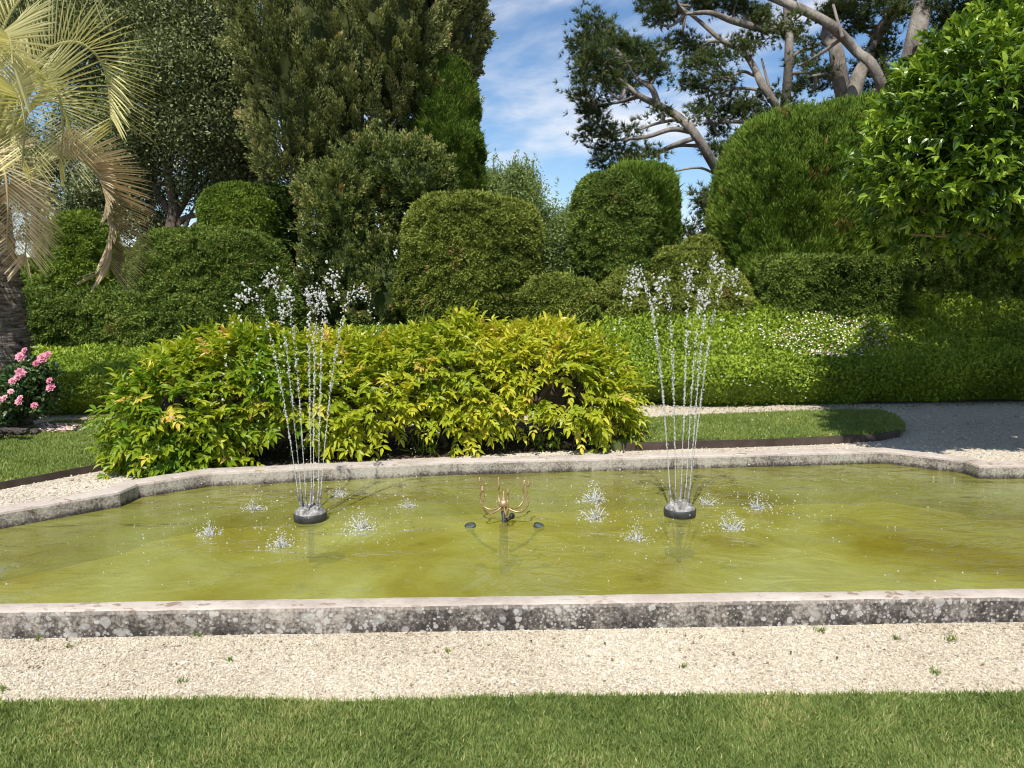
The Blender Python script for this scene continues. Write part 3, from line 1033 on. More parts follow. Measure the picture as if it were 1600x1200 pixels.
TOP = 'clipped evergreens behind the flowering bank'
clipped('clipped_hedge', 'long dark clipped yew hedge with a raised flat top, behind the bank beside the palm', 'hedge',
        [Blob(225, 452, 362, 640, 13.9, 1.0, 4, 4.5, .06, 1, .05), Blob(300, 492, 395, 640, 13.7, .9, 2.6, 2.4, .25, 2, .06), Blob(27, 350, 455, 650, 13.5, .9, 4, 6, .03, 3, .05),
         Blob(165, 300, 392, 640, 14.2, .8, 3, 4, .05, 4, .05)], M['yew'], 1800, seed=2)
clipped('topiary_dome', 'egg shaped bright green topiary dome standing on the dark hedge by the palm', 'topiary',
        [Blob(79, 182, 333, 500, 13.6, .62, 2.2, 2.6, .03, 6, .025)], M['yew_bright'], 2200, seed=3, group=TOP)
clipped('topiary_ball', 'small round topiary ball peeping over the hedge below the tall conifer', 'topiary',
        [Blob(317, 428, 291, 396, 15.0, .7, 2.2, 2.3, 0, 8, .025)], M['yew_bright'], 2000, seed=4, group=TOP)
clipped('topiary_block', 'narrow dark shaded topiary block squeezed between topiary ball and bushy conifer', 'topiary',
        [Blob(398, 458, 294, 420, 15.7, .8, 2.6, 5, 0, 9, .03)], M['yew'], 1600, seed=44, group=TOP, tone=-.25)  # tint lowered here, its shade is put into the colour
clipped('topiary_dome', 'wide olive green topiary mushroom with a broad flat cap, below the bright gap of sky', 'topiary',
        [Blob(624, 842, 308, 520, 13.6, 1.35, 2.4, 3.5, .10, 10, .07, 1.3), Blob(690, 844, 316, 475, 13.8, 1.1, 2.8, 4.2, .02, 11, .06, 1.3)], M['yew_olive'], 1900, seed=5, group=TOP)
clipped('topiary_mound', 'low small topiary mound with a smooth rounded top beside the olive green mushroom', 'topiary',
        [Blob(806, 938, 432, 545, 12.9, .75, 2.2, 2.8, 0, 12, .025)], M['yew_olive'], 2200, seed=6, group=TOP)
clipped('topiary_block', 'dark rounded topiary block with an undercut base, pressed against a brighter drum', 'topiary',
        [Blob(896, 1000, 276, 458, 13.8, .75, 2.3, 3.0, -.05, 14, .05), Blob(925, 1030, 300, 480, 13.9, .8, 2.4, 3, .05, 15, .05)], M['yew'], 1900, seed=7, group=TOP)
clipped('topiary_drum', 'bright green drum of clipped cypress with straight side against the blue sky', 'topiary',
        [Blob(948, 1056, 266, 470, 14.3, .85, 2.4, 5.5, .05, 16, .04)], M['cypress'], 1900, 'cypress', seed=8, group=TOP)
clipped('topiary_tiers', 'stepped topiary of several low rounded tiers between the drum and the great dome', 'topiary',
        [Blob(1002, 1122, 388, 540, 13.7, .8, 2.4, 3.6, 0, 18, .04), Blob(1062, 1126, 374, 470, 14.6, .5, 2.3, 2.8, 0, 19, .03), Blob(938, 1024, 425, 560, 13.1, .6, 2.3, 2.8, 0, 20, .03),
         Blob(1010, 1078, 452, 560, 12.95, .55, 2.4, 3, 0, 21, .03), Blob(1075, 1172, 428, 560, 13.2, .7, 2.3, 2.6, .15, 22, .04)], M['yew_olive'], 1900, seed=9, group=TOP)
clipped('topiary_dome', 'great green dome of clipped cypress in front of the pine trunks', 'topiary',
        [Blob(1113, 1345, 184, 600, 14.9, 1.7, 2.3, 3.1, .02, 24, .07, 1.1), Blob(1210, 1425, 172, 600, 15.0, 1.5, 2.6, 4.2, .02, 25, .07, 1.1)], M['cypress'], 1700, 'cypress', seed=10, inset=.12, group=TOP, stray=.03)
clipped('box_hedge', 'square ended dark box hedge at the foot of the great dome', 'hedge',
        [Blob(1190, 1408, 404, 560, 13.0, .45, 9, 9, 0, 26, .03)], M['yew'], 2000, seed=11)
clipped('tall_hedge', 'tall dark leafy hedge in shade behind the glossy leaved tree', 'hedge',
        [Blob(1414, 1800, 335, 600, 14.0, .8, 7, 7, 0, 27, .09)], M['yew'], 1300, 'yew', seed=12, tone=.05, inset=.1)
clipped('far_hedge', 'sunlit pale green hedge seen past the palm trunk', 'hedge',
        [Blob(-60, 105, 432, 560, 17, 1.2, 5, 4, 0, 28, .05), Blob(-120, 95, 405, 500, 21, 1.2, 4, 4, 0, 29, .1)], M['yew_bright'], 1000, seed=13)


def shaggy(mb, blobs, mat, dens, seed, plen=.42, bl=.11, bw=.02, nb=46, out=.62, up=.85, tone=0.0, inset=.5):
    """loose conifer: plumes of short sprays standing off the surface"""
    r = rg(seed)
    p, N = blob_points(blobs, dens, r)
    core(mb, blobs, inset, .1)  # dark core tint, shade between the plumes put in the colour
    n = len(p)
    rel = fbm(p * [1.5, 1.5, 1.0], seed + 3, 3)
    p = p - N * (.22 * r.random(n) + np.clip(-rel * 1.3, -.25, .7) * min(1, plen * 1.9) * .55)[:, None]
    ax = norm(N * out + np.array([0, 0, up]) + rand_dir(r, n) * .35)
    sz = r.lognormal(0, .25, n)
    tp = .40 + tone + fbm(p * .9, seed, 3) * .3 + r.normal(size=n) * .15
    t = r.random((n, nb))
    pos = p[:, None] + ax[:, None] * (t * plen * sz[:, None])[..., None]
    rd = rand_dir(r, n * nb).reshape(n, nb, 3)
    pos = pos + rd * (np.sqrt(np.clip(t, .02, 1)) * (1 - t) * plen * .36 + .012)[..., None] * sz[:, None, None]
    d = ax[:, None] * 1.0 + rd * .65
    tint = np.clip(tp[:, None] + (t - .45) * .42 + r.normal(size=(n, nb)) * .08, 0, 1)  # sprays lighten towards the plume end, sunlit tips put into the tint
    m = n * nb
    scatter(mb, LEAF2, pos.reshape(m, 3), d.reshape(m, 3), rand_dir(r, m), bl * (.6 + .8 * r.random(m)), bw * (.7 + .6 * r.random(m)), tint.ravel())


def mb_for(*a, **k):
    mb = MB()
    shaggy(mb, *a, **k)
    return mb


t = thing('tall_conifer', 'tall shaggy dark conifer rising out of the top of the photo, biggest tree here', 'tree', (P(560, 480, 16.5)[0], 16.5, terrain(P(560, 480, 16.5)[0], 16.5)))
cm = mb_for([Blob(372, 610, -300, 315, 16.3, 1.7, 2.3, 3.0, .12, 31, .30, .8), Blob(470, 715, -300, 226, 16.4, 1.7, 2.3, 3.2, .1, 32, .30, .8)],
       M['conifer'], 28, 31, .44, .062, .028, 125, inset=.6); shaggy(cm, [Blob(652, 748, -230, 158, 18.0, .9, 2.3, 5, .06, 33, .10, .9)], M['conifer'], 60, 32, .3, .07, .034, 60, .7, .8, -.05, .2)
cm.build('crown', M['conifer'], t)
mb = MB()
bx = t.location[0]
tube(mb, [[bx, 16.5, t.location[2] - .2], [bx + .05, 16.5, 2.5], [bx, 16.4, 6], [bx, 16.4, 9]], [.3, .26, .2, .1], 10)
for k, (q, e) in enumerate((((505, 420), (500, 300)), ((455, 330), (520, 260)), ((660, 330), (690, 230)), ((610, 300), (560, 250)))):
    tube(mb, [P(*q, 16.4), P((q[0] + e[0]) / 2, (q[1] + e[1]) / 2 + 8, 16.2), P(*e, 16.2)], [.09, .07, .04], 7)
mb.build('trunk', M['bark_dark'], t)
clipped('clipped_conifer', 'smooth tapering column of clipped cypress against the edge of the shaggy conifer', 'tree',
        [Blob(640, 759, 180, 355, 15.8, .7, 2.5, 3.4, .18, 35, .05), Blob(648, 754, 92, 345, 15.9, .65, 2.4, 3.6, .25, 36, .05)], M['cypress'], 1500, 'cypress', seed=14, inset=.1, tone=-.14)
mb = MB()
lows = [Blob(468, 640, 330, 540, 14.5, 1.0, 2.2, 2.4, .1, 36, .14, 1.3), Blob(535, 700, 222, 345, 14.9, .9, 2.2, 2.4, 0, 37, .14, 1.3), Blob(480, 600, 252, 420, 14.6, .9, 2.2, 2.4, 0, 38, .14, 1.3),
        Blob(550, 665, 385, 540, 14.1, .8, 2.2, 2.4, 0, 39, .14, 1.3)]
shaggy(mb, lows, M['juniper'], 60, 36, .24, .055, .028, 64, .85, .5, 0, .22)
t = thing('bushy_conifer', 'bushy low conifer with browned tips and a dark hollow, between hedge and olive green mushroom', 'shrub', (lows[0].c[0], 14.5, terrain(lows[0].c[0], 14.5)))
mb.build('crown', M['juniper'], t)
mb = MB()
for q in (((640, 500), (655, 420), (625, 345), (600, 325)), ((655, 480), (662, 400), (650, 335), (680, 300)), ((640, 350), (622, 335), (598, 338))):
    tube(mb, [P(x, y, 14.7) for x, y in q], [.07, .06, .04, .02][:len(q)], 7)
mb.build('trunk', M['twig'], t)


def bank_cover():
    """the planted bank: shrubby cover with a steep front that follows the slope up to the clipped shrubs"""
    r = rg(51)
    xs = np.linspace(-10, 13, 240)
    prof = [(0.34, 0.0), (0.24, .12), (.10, .27), (0.0, .41), (.10, .52), (.4, .58)] + [(.4 + .12 * k, None) for k in range(1, 27)]
    Vv = []
    for x in xs:
        f = hedge_front(x) + .12 * math.sin(x * 1.3) + .07 * math.sin(x * 3.7 + 1)
        for dy, z in prof:
            y = f + dy
            zz = z if z is not None else max(.58, .45 + terrain(x, y) + .1)
            Vv.append([x, y, zz])
    Vv = np.array(Vv)
    k = len(prof)
    hs = np.interp(Vv[:, 0], [-10, -5, -2, 2, 6], [.86, .86, .95, 1.05, 1.08])
    Vv[:, 2] *= hs
    Vv = Vv + np.stack([fbm(Vv * 2.1 + 9 * a, 60 + a, 4) for a in range(3)], -1) * [.05, .12, .10]
    i = np.arange(len(xs) - 1)[:, None] * k
    j = np.arange(k - 1)[None]
    Q = np.stack([i + j, i + k + j, i + k + j + 1, i + j + 1], -1).reshape(-1, 4)
    T = np.concatenate([Q[:, [0, 1, 2]], Q[:, [0, 2, 3]]])
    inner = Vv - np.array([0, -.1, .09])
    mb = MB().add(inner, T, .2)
    n = 210000
    p, N, _ = sample(Vv, T, n, r, lambda c, N: np.where(np.abs(c[:, 0] - 1) < 9.3, 1, .3))
    sh = r.random(n)
    p = p - N * (sh ** 1.4 * .12)[:, None] + N * .02
    d = N * .35 + np.array([0, -.1, .55]) + rand_dir(r, n) * .85
    tint = np.clip(.45 + fbm(p * 1.4, 66, 3) * .3 + fbm(p * 6, 67, 2) * .25 + r.normal(size=n) * .14, 0, 1)
    scatter(mb, LEAF4, p, d, N * .7 + np.array([0, 0, .5]) + rand_dir(r, n) * .5, (.056 * (.6 + .7 * r.random(n))), .029 * (.7 + .6 * r.random(n)), tint)
    o = mb.build('bank_hedge', M['ground_cover'], base=(0, 10, 0))
    tag(o, 'long low bank of fresh green shrubs running the whole width behind the pool garden', 'hedge')
    return Vv, T


BV, BT = bank_cover()


def daisies():
    r = rg(71)
    p, N, _ = sample(BV, BT, 60000, r)
    # picture position of each candidate
    rel = p - EYEV
    yc = rel[:, 1] * CP - rel[:, 2] * SP
    px = 800 + F * rel[:, 0] / yc
    py = 600 - F * (rel[:, 1] * SP + rel[:, 2] * CP) / yc
    u = (px - 1295) / 118
    v = (py - 528) / 36
    k = (u * u + v * v + fbm(p * 3, 3) * 1.1 < 1.1) & (r.random(len(p)) < .42 - .30 * (u * u + v * v))
    p, N = p[k] + N[k] * .05, N[k]
    n = len(p)
    mb = MB()
    tint = np.clip(.75 + r.normal(size=n) * .3 - (r.random(n) < .2) * .7, 0, 1)
    ax = norm(N * .3 + np.array([-.1, -.5, .8]) + rand_dir(r, n) * .5)
    s1 = norm(np.cross(ax, [0.2, .9, .1]))
    s2 = np.cross(ax, s1)
    for a in np.arange(7) * 2 * np.pi / 7:
        scatter(mb, LEAF2, p, s1 * math.cos(a) + s2 * math.sin(a) + ax * .15, ax, .0145, .010, tint)
    tag(mb.build('flowers', M['daisy']), 'patch of small white and pink daisies on the bank, partly in tree shade', kind='stuff')


daisies()


# ------------------------------------------------------------------ loose trees
def leafcloud(mb, balls, r, per, leaf, wid, tpl=LEAF2, clump=.28, cn=60, tone=0., shell=.55, hang=0.0, upb=.4):
    """balls: (centre, radii). Leaves in clumps through the outer part of every ball"""
    for c, rad in balls:
        c, rad = np.asarray(c, float), np.asarray(rad, float)
        nc = max(3, int(per * rad[0] * rad[2] * 4))
        q = rand_dir(r, nc) * (shell + (1 - shell) * r.random(nc) ** .6)[:, None]
        cc = c + q * rad
        k = nc * cn
        off = r.normal(size=(nc, cn, 3)) * clump * (.6 + .6 * r.random((nc, 1, 1)))
        pos = (cc[:, None] + off * [1, 1, .75]).reshape(k, 3)
        tint = np.clip(.45 + tone + (r.normal(size=nc) * .14)[:, None] + r.normal(size=(nc, cn)) * .17, 0, 1).ravel()
        d = norm(off.reshape(k, 3)) * .5 + rand_dir(r, k) + [0, 0, .15 - hang]
        scatter(mb, tpl, pos, d, rand_dir(r, k) + [0, -.2, upb], leaf * (.6 + .7 * r.random(k)), wid * (.7 + .6 * r.random(k)), tint)


def pxball(x, y, rx, ry, Y, dep=None):
    c = P(x, y, Y)
    k = Y / F
    return c, (rx * k, dep if dep is not None else (rx + ry) / 2 * k, ry * k)


# holm oak behind the palm
YO = 18.5
t = thing('holm_oak', 'wide dark evergreen oak with small grey green leaves behind the palm', 'tree', (*P(268, 440, YO)[:2], terrain(*P(268, 440, YO)[:2])))
r = rg(81)
mb = MB()
leafcloud(mb, [pxball(*b, YO + dz) for *b, dz in (
    (310, 40, 110, 70, 0), (210, 40, 90, 70, .5), (360, 110, 60, 70, -.3), (290, 120, 80, 60, -.6), (235, 165, 60, 60, -.4), (330, 190, 70, 55, -.5), (270, 225, 55, 40, -.2), (355, 245, 48, 42, 0),
    (205, 345, 45, 26, .4), (150, 335, 40, 26, .5), (210, 240, 45, 45, 0), (120, 60, 90, 70, .6), (60, 30, 70, 60, .8), (140, 190, 50, 50, .6), (165, 290, 40, 35, .2), (120, 310, 35, 22, .3), (85, 255, 30, 26, .4), (50, 300, 30, 30, .6), (390, 180, 35, 80, .8), (250, -60, 160, 50, .3),
    (300, 292, 40, 20, .1), (225, 300, 28, 24, .2), (350, 290, 30, 16, .5), (20, 230, 40, 40, 1), (390, 275, 30, 30, .8), (250, 345, 22, 14, .3), (60, 365, 22, 14, .9))],
    r, 62, .085, .042, clump=.2, cn=60)
mb.build('crown', M['holm_oak'], t)
mb = MB()
for pts, ra in (
        (((268, 440), (266, 370), (272, 320), (262, 260), (280, 180), (300, 80)), (.17, .15, .13, .1, .07, .03)),
        (((270, 345), (295, 300), (308, 250), (320, 180), (340, 90)), (.1, .09, .07, .05, .02)), (((268, 360), (290, 340), (325, 333), (360, 320), (385, 290)), (.08, .07, .06, .04, .02)),
        (((272, 400), (305, 350), (345, 352), (365, 345)), (.05, .045, .03, .02)), (((264, 330), (240, 290), (215, 240), (190, 180)), (.09, .07, .05, .02)),
        (((250, 300), (200, 300), (150, 290), (100, 250)), (.05, .045, .03, .02)), (((262, 300), (252, 285), (238, 330), (225, 355)), (.05, .04, .03, .015)),
        (((300, 330), (320, 300), (345, 285), (370, 290)), (.03, .025, .02, .01)), (((288, 420), (285, 370), (300, 330)), (.07, .06, .04)), (((60, 400), (55, 330), (80, 270), (110, 200)), (.09, .08, .06, .03))):
    tube(mb, [P(x, y, YO + .15 * math.sin(i * 2.1 + x)) for i, (x, y) in enumerate(pts)], ra, 8)
mb.build('trunk', M['bark_dark'], t)

for lab, x0, balls in (
        ('pale green feathery young tree showing above the olive green mushroom', 800, ((800, 300, 38, 34), (768, 290, 16, 26), (815, 285, 22, 22), (790, 330, 40, 40), (835, 335, 22, 45), (840, 390, 30, 40))),
        ('pale green leafy young tree between the olive green mushroom and the dark rounded block', 878, ((885, 372, 30, 36), (870, 400, 38, 40), (855, 420, 40, 35), (900, 420, 40, 35), (880, 350, 14, 16), (850, 372, 18, 26)))):
    Yt = 25.0
    t = thing('young_tree', lab, 'tree', (*P(x0, 480, Yt)[:2], terrain(*P(x0, 480, Yt)[:2])), 'pale young trees behind the clipped shrubs')
    mb = MB()
    r = rg(83 + x0)
    leafcloud(mb, [pxball(*b, Yt + .2 * math.sin(k)) for k, b in enumerate(balls)], r, 80, .10, .042, clump=.17, cn=46, shell=.2, upb=.2)
    for x, y, rx, ry in balls:                                  # upright leafy shoots round the top
        for k in range(9):
            c = P(x + r.normal() * rx * .6, y - ry * .5 + r.normal() * 6, Yt)
            n = 26
            tt = r.random(n)[:, None]
            lean = np.array([r.normal() * .18, r.normal() * .18, 1])
            pos = c + tt * lean * .62
            scatter(mb, LEAF2, pos, rand_dir(r, n) * .7 + [0, 0, .7], rand_dir(r, n), .1, .036, np.clip(.6 + r.normal(size=n) * .15, 0, 1))
    mb.build('crown', M['olive_leaf'], t)
    mb = MB()
    b0 = np.array(t.location)
    tube(mb, [b0 - [0, 0, .1], b0 + [.05, 0, 1.0], P(x0, balls[0][1], Yt)], [.07, .055, .02], 7)
    for x, y, rx, ry in balls[1:]:
        tube(mb, [b0 + [.03, 0, .7], (b0 + [0, 0, 1.0] + P(x, y, Yt)) / 2, P(x, y - ry * .6, Yt)], [.04, .03, .01], 6)
    mb.build('trunk', M['twig'], t)


# ------------------------------------------------------------------ pines
def pine(label, Yp, limbs, pads, seed, base):
    """limbs: picture polylines with radii in picture units (first one is the trunk); pads: needle masses"""
    r = rg(seed)
    k = Yp / F
    b = P(*base, Yp)
    z0 = terrain(b[0], Yp)
    t = thing('pine_tree', label, 'tree', (b[0], Yp, z0), 'pines behind the great dome')
    mb = MB()
    nodes = []
    for li, (pts, ra) in enumerate(limbs):
        w = [P(x, y, Yp + (dz[0] if dz else .25 * math.sin(i * 1.7 + li * 2))) for i, (x, y, *dz) in enumerate(pts)]
        if li == 0:
            w = [np.array([b[0], Yp, z0 - .2])] + w
            ra = [ra[0] * 1.15] + list(ra)
        pp = tube(mb, w, np.array(ra) * k * .74, 10, seg=5)
        nodes.append(pp)
    nodes = np.concatenate(nodes)
    nb = MB()
    for (x, y, rx, ry) in pads:
        c = P(x, y, Yp + r.normal() * .55)
        rad = np.array([rx * k, (rx * .75 + ry * .25) * k, ry * k])
        near = nodes[np.argmin(((nodes - c) ** 2).sum(1) + (nodes[:, 2] > c[2] + .1) * .3)]
        midp = (near + c) / 2 + r.normal(size=3) * .12 - [0, 0, .08]
        pp = tube(mb, [near, midp, c + [0, 0, -rad[2] * .35]], [.045, .035, .02], 6)
        nt = max(6, int(rx * ry * .013))
        q = rand_dir(r, nt) * (r.random(nt) ** .4)[:, None]
        tw = c + q * rad
        for e in tw[:: 2]:
            tube(mb, [c + (e - c) * .05 - [0, 0, rad[2] * .3], (c + e) / 2 + r.normal(size=3) * .05, e], [.016, .011, .006], 4, seg=2, cap=False)
        n = int(rx * ry * .28)
        a = r.integers(0, nt, n)
        f = r.random(n) ** .6
        pos = c + (tw[a] - c) * f[:, None] + r.normal(size=(n, 3)) * [.15, .15, .10]
        nbld = 16
        ax = norm(norm(pos - c) * .6 + [0, 0, .55] + rand_dir(r, n) * .5)
        d = (ax[:, None] * .8 + rand_dir(r, n * nbld).reshape(n, nbld, 3) * .75).reshape(-1, 3)
        m = n * nbld
        tt = np.clip(.40 + (r.normal() * .08) + r.normal(size=n) * .13, 0, 1)
        scatter(nb, BLADE, np.repeat(pos, nbld, 0), d, rand_dir(r, m), .15 * (.6 + .7 * r.random(m)), .018, np.clip(np.repeat(tt, nbld) + r.normal(size=m) * .08, 0, 1))
    mb.build('trunk', M['bark_pine'], t, smooth=True)
    nb.build('crown', M['pine_needle'], t)
    return t


pine('leaning pine with bare pale trunk curving away to the left over the clipped drum', 19.5,
     [(((1160, 330), (1132, 285), (1108, 245), (1085, 208), (1060, 183), (1030, 165), (1000, 150), (965, 122)), (12, 11, 10, 9, 8.5, 7.5, 6, 3.5)),
      (((1082, 207), (1050, 202), (1010, 214), (965, 219)), (5, 5, 4, 2)), (((1084, 216), (1055, 226), (1025, 238), (985, 246)), (5, 5, 4, 2)), (((1095, 228), (1060, 228), (1030, 240)), (4, 3, 2)),
      (((1062, 186), (1030, 192), (1000, 202)), (4, 3, 2)), (((1028, 164), (1018, 138), (995, 122), (975, 90)), (7, 6, 4, 2)), (((1000, 150), (965, 160), (930, 165)), (5, 3, 2)), (((1118, 272), (1090, 262), (1044, 270)), (3, 2.4, 1.4)),
      (((1150, 320), (1128, 322), (1112, 350), (1085, 372)), (8, 7, 5, 3))],
     [(928, 42, 26, 24), (960, 60, 34, 26), (908, 72, 24, 22), (985, 78, 34, 24), (940, 92, 38, 24), (970, 110, 36, 22), (1010, 96, 28, 22), (1022, 116, 22, 20), (912, 118, 20, 20), (905, 150, 16, 16),
      (930, 165, 28, 16), (925, 182, 22, 12), (945, 130, 30, 18), (985, 140, 24, 14), (1000, 78, 20, 12), (1035, 76, 14, 10), (948, 205, 36, 11), (915, 212, 18, 10), (985, 202, 20, 10),
      (950, 232, 32, 12), (975, 248, 34, 11), (945, 258, 28, 10), (1000, 238, 22, 9), (1020, 240, 16, 8), (1120, 235, 26, 13), (1130, 248, 18, 8), (1085, 178, 20, 10), (1105, 330, 18, 24), (1100, 305, 14, 16),
      (1075, 358, 24, 13), (1055, 368, 14, 12), (1120, 345, 14, 14), (1030, 178, 18, 8)], 101, (1175, 480))
pine('pine with two slender pale stems forking low, each bent at the top', 20.5,
     [(((1232, 200), (1227, 170), (1231, 120), (1233, 60), (1230, 5), (1236, -60)), (11, 10, 9, 8.5, 8, 6)),
      (((1222, 195), (1212, 165), (1192, 135), (1178, 105), (1160, 80), (1130, 65), (1095, 35), (1060, 8)), (9, 8, 8, 7, 6, 5, 4, 2)), (((1232, 100), (1246, 82), (1270, 74), (1292, 60)), (4, 4, 3, 2)),
      (((1185, 140), (1150, 138), (1118, 148)), (3, 3, 2)), (((1178, 118), (1160, 112), (1135, 125)), (3, 3, 2)), (((1215, 190), (1200, 130), (1190, 92)), (3, 3, 2)),
      (((1240, -5), (1215, 45), (1150, 34), (1110, 20), (1070, 22)), (9, 8, 7, 5, 3)), (((1224, 195), (1190, 194), (1150, 190), (1105, 194)), (5, 5, 4, 2)), (((1233, 115), (1262, 114), (1298, 118)), (3, 3, 2))],
     [(1015, 8, 30, 14), (1045, 22, 34, 16), (1080, 6, 36, 16), (1115, 8, 34, 16), (1020, 30, 22, 12), (1150, 12, 30, 16), (1180, 22, 24, 20), (1060, 62, 28, 14), (1090, 78, 36, 16), (1120, 92, 30, 14),
      (1085, 100, 32, 12), (1150, 76, 28, 14), (1180, 64, 24, 14), (1215, 48, 30, 10), (1075, 128, 24, 10), (1105, 132, 30, 13), (1132, 140, 24, 10), (1100, 165, 26, 10), (1130, 178, 34, 14), (1150, 168, 28, 14),
      (1175, 165, 22, 18), (1195, 180, 20, 12), (1120, 205, 24, 10), (1200, 150, 22, 14), (1270, 70, 20, 10), (1248, 55, 26, 12), (1268, 95, 22, 8), (1275, 118, 28, 9), (1240, 145, 14, 16), (1230, 170, 14, 10),
      (1282, 138, 18, 7), (1130, 120, 20, 10), (1195, 20, 20, 16), (1160, -30, 60, 24), (1060, -25, 50, 20)], 102, (1228, 480))
pine('pine with a thick smooth pale trunk forking in a wide V', 19,
     [(((1327, 200), (1326, 170), (1325, 146)), (21, 20, 15)), (((1325, 172), (1312, 118), (1306, 78), (1292, 55), (1300, 15), (1312, -40)), (18, 16, 14, 11, 10, 8)),
      (((1326, 172), (1343, 116), (1362, 78), (1380, 40), (1412, -5), (1440, -50)), (18, 14, 12, 11, 10, 8)), (((1330, 160), (1352, 152), (1385, 135), (1400, 120)), (9, 9, 8, 6)),
      (((1318, 120), (1290, 116), (1262, 120)), (4, 3, 2))],
     [(1320, 18, 36, 18), (1350, 30, 24, 16), (1335, 40, 22, 10), (1300, 112, 20, 10), (1345, 108, 20, 12), (1290, 20, 24, 14), (1400, 20, 26, 20), (1385, 60, 14, 20), (1380, 85, 22, 20), (1390, 110, 18, 16),
      (1360, 140, 14, 18), (1395, 130, 16, 18), (1265, 130, 18, 9), (1370, 5, 30, 14), (1330, -40, 60, 24), (1430, -40, 50, 22)], 103, (1328, 480))
pine('thickest pine with rugged scaly trunk and a long limb crossing in front of its neighbour', 18,
     [(((1400, 190), (1408, 150), (1420, 105), (1432, 55), (1442, 5), (1450, -60)), (26, 23, 20, 19, 18, 16)),
      (((1392, 178), (1380, 140), (1362, 100), (1340, 82), (1318, 58), (1296, 38), (1260, 18), (1222, 2), (1180, -14)), (12, 11, 10, 10, 10, 10, 9, 9, 7)), (((1316, 58), (1308, 30), (1302, 8)), (4, 3, 3)),
      (((1442, 60), (1470, 45), (1500, 25)), (5, 4, 3)), (((1436, 90), (1465, 80), (1490, 75)), (4, 3, 2))],
     [(1475, 35, 26, 22), (1500, 18, 34, 18), (1530, 10, 34, 14), (1480, 70, 24, 18), (1465, 100, 18, 16), (1505, 45, 28, 16), (1560, 0, 40, 16), (1460, 5, 20, 14), (1540, 30, 26, 12), (1250, 100, 14, 6), (1500, -40, 80, 26), (1240, 30, 18, 7)], 104, (1395, 480))


# ------------------------------------------------------------------ glossy tree at the right
def shoots(mb, p, ax, r, nl, leaf, wid, slen, tint0, tpl=LEAF8, droop=.15, spread=.9):
    n = len(p)
    for k in range(nl):
        t = (k + .5) / nl
        an = k * 2.4 + r.random(n) * .6
        s1 = norm(np.cross(ax, rand_dir(r, n)))
        s2 = np.cross(ax, s1)
        d = ax * (.45 + .5 * t) + (s1 * np.cos(an)[:, None] + s2 * np.sin(an)[:, None]) * spread * (1.1 - .5 * t) - np.array([0, 0, droop])
        pos = p + ax * (slen * t)
        scatter(mb, tpl, pos, d, ax + np.array([0, 0, .5]) + rand_dir(r, n) * .3, leaf * (.65 + .6 * r.random(n)) * (1.1 - .3 * t), wid * (.7 + .5 * r.random(n)), np.clip(tint0 + t * .22 + r.normal(size=n) * .08, 0, 1))


r = rg(111)
YC = 7.3
cb = [Blob(1374, 2060, 10, 385, YC, 1.6, 2.2, 2.2, 0, 41, .22, 1.2), Blob(1575, 2100, -170, 250, YC, 1.5, 2.2, 2.4, 0, 42, .22, 1.2), Blob(1400, 1560, 110, 335, YC - .5, .8, 2.2, 2.4, 0, 43, .18, 1.2),
      Blob(1405, 2150, 60, 345, YC + 2.0, 1.7, 2.3, 2.6, 0, 45, .22, 1.2), Blob(1540, 2200, -160, 300, YC + 2.6, 1.7, 2.3, 2.6, 0, 46, .22, 1.2), Blob(1395, 1700, 230, 372, YC - .1, 1.1, 2.4, 3, 0, 44, .16, 1.4)]  # rear blobs hidden behind the front ones, added to shade the bank
tz = np.array([cb[0].c[0] + .35, YC + .3, 0])
t = thing('glossy_tree', 'round headed small tree with glossy bright green leaves at the right edge', 'tree', tuple(tz))
mb = MB()
p, N = blob_points(cb, 120, r)
gap = fbm(p * 2.4, 5, 3)
k = gap > -.42
p, N = p[k], N[k]
n = len(p)
p = p - N * (r.random(n) ** 1.3 * .38)[:, None]
shoots(mb, p, norm(N * .8 + [0, 0, .35] + rand_dir(r, n) * .55), r, 9, .105, .038, .14, np.clip(.36 + fbm(p * 1.8, 6, 3) * .4 + r.normal(size=n) * .14, 0, .85))
q = cb[0].c + [0, 1.0, 0] + rand_dir(r, 5200) * (r.random(5200) ** .5)[:, None] * cb[0].r * [.85, 1.2, .85]
shoots(mb, q, rand_dir(r, len(q)), r, 5, .12, .046, .15, np.full(len(q), .3))
for cbk in (cb[2], cb[3], cb[4], cb[5]):  # filler leaves inside, added to thicken the crown's shadow on the bank
    q = cbk.c + rand_dir(r, 1500) * (r.random(1500) ** .5)[:, None] * cbk.r * .85
    shoots(mb, q, rand_dir(r, len(q)), r, 5, .12, .05, .15, np.full(len(q), .3), LEAF4)
mb.build('crown', M['citrus'], t)
mb = MB()
top = cb[0].c
tube(mb, [tz - [0, 0, .1], tz + [.03, .02, .9], tz + [0, 0, 1.7], top], [.12, .1, .09, .06], 10)
for q in (((1690, 420), (1600, 378), (1540, 368), (1490, 352), (1440, 330)), ((1690, 420), (1590, 360), (1520, 362), (1470, 368), (1425, 366)), ((1680, 400), (1580, 352), (1510, 330), (1470, 300)), ((1690, 380), (1620, 300), (1560, 240), (1500, 190)),
          ((1690, 380), (1650, 250), (1600, 120)), ((1540, 368), (1500, 340), (1480, 322)), ((1690, 400), (1640, 350), (1600, 330), (1560, 318))):
    tube(mb, [P(x, y, YC - .12 * i) for i, (x, y) in enumerate(q)], np.linspace(.045, .01, len(q)), 7)
mb.build('trunk', M['twig'], t)

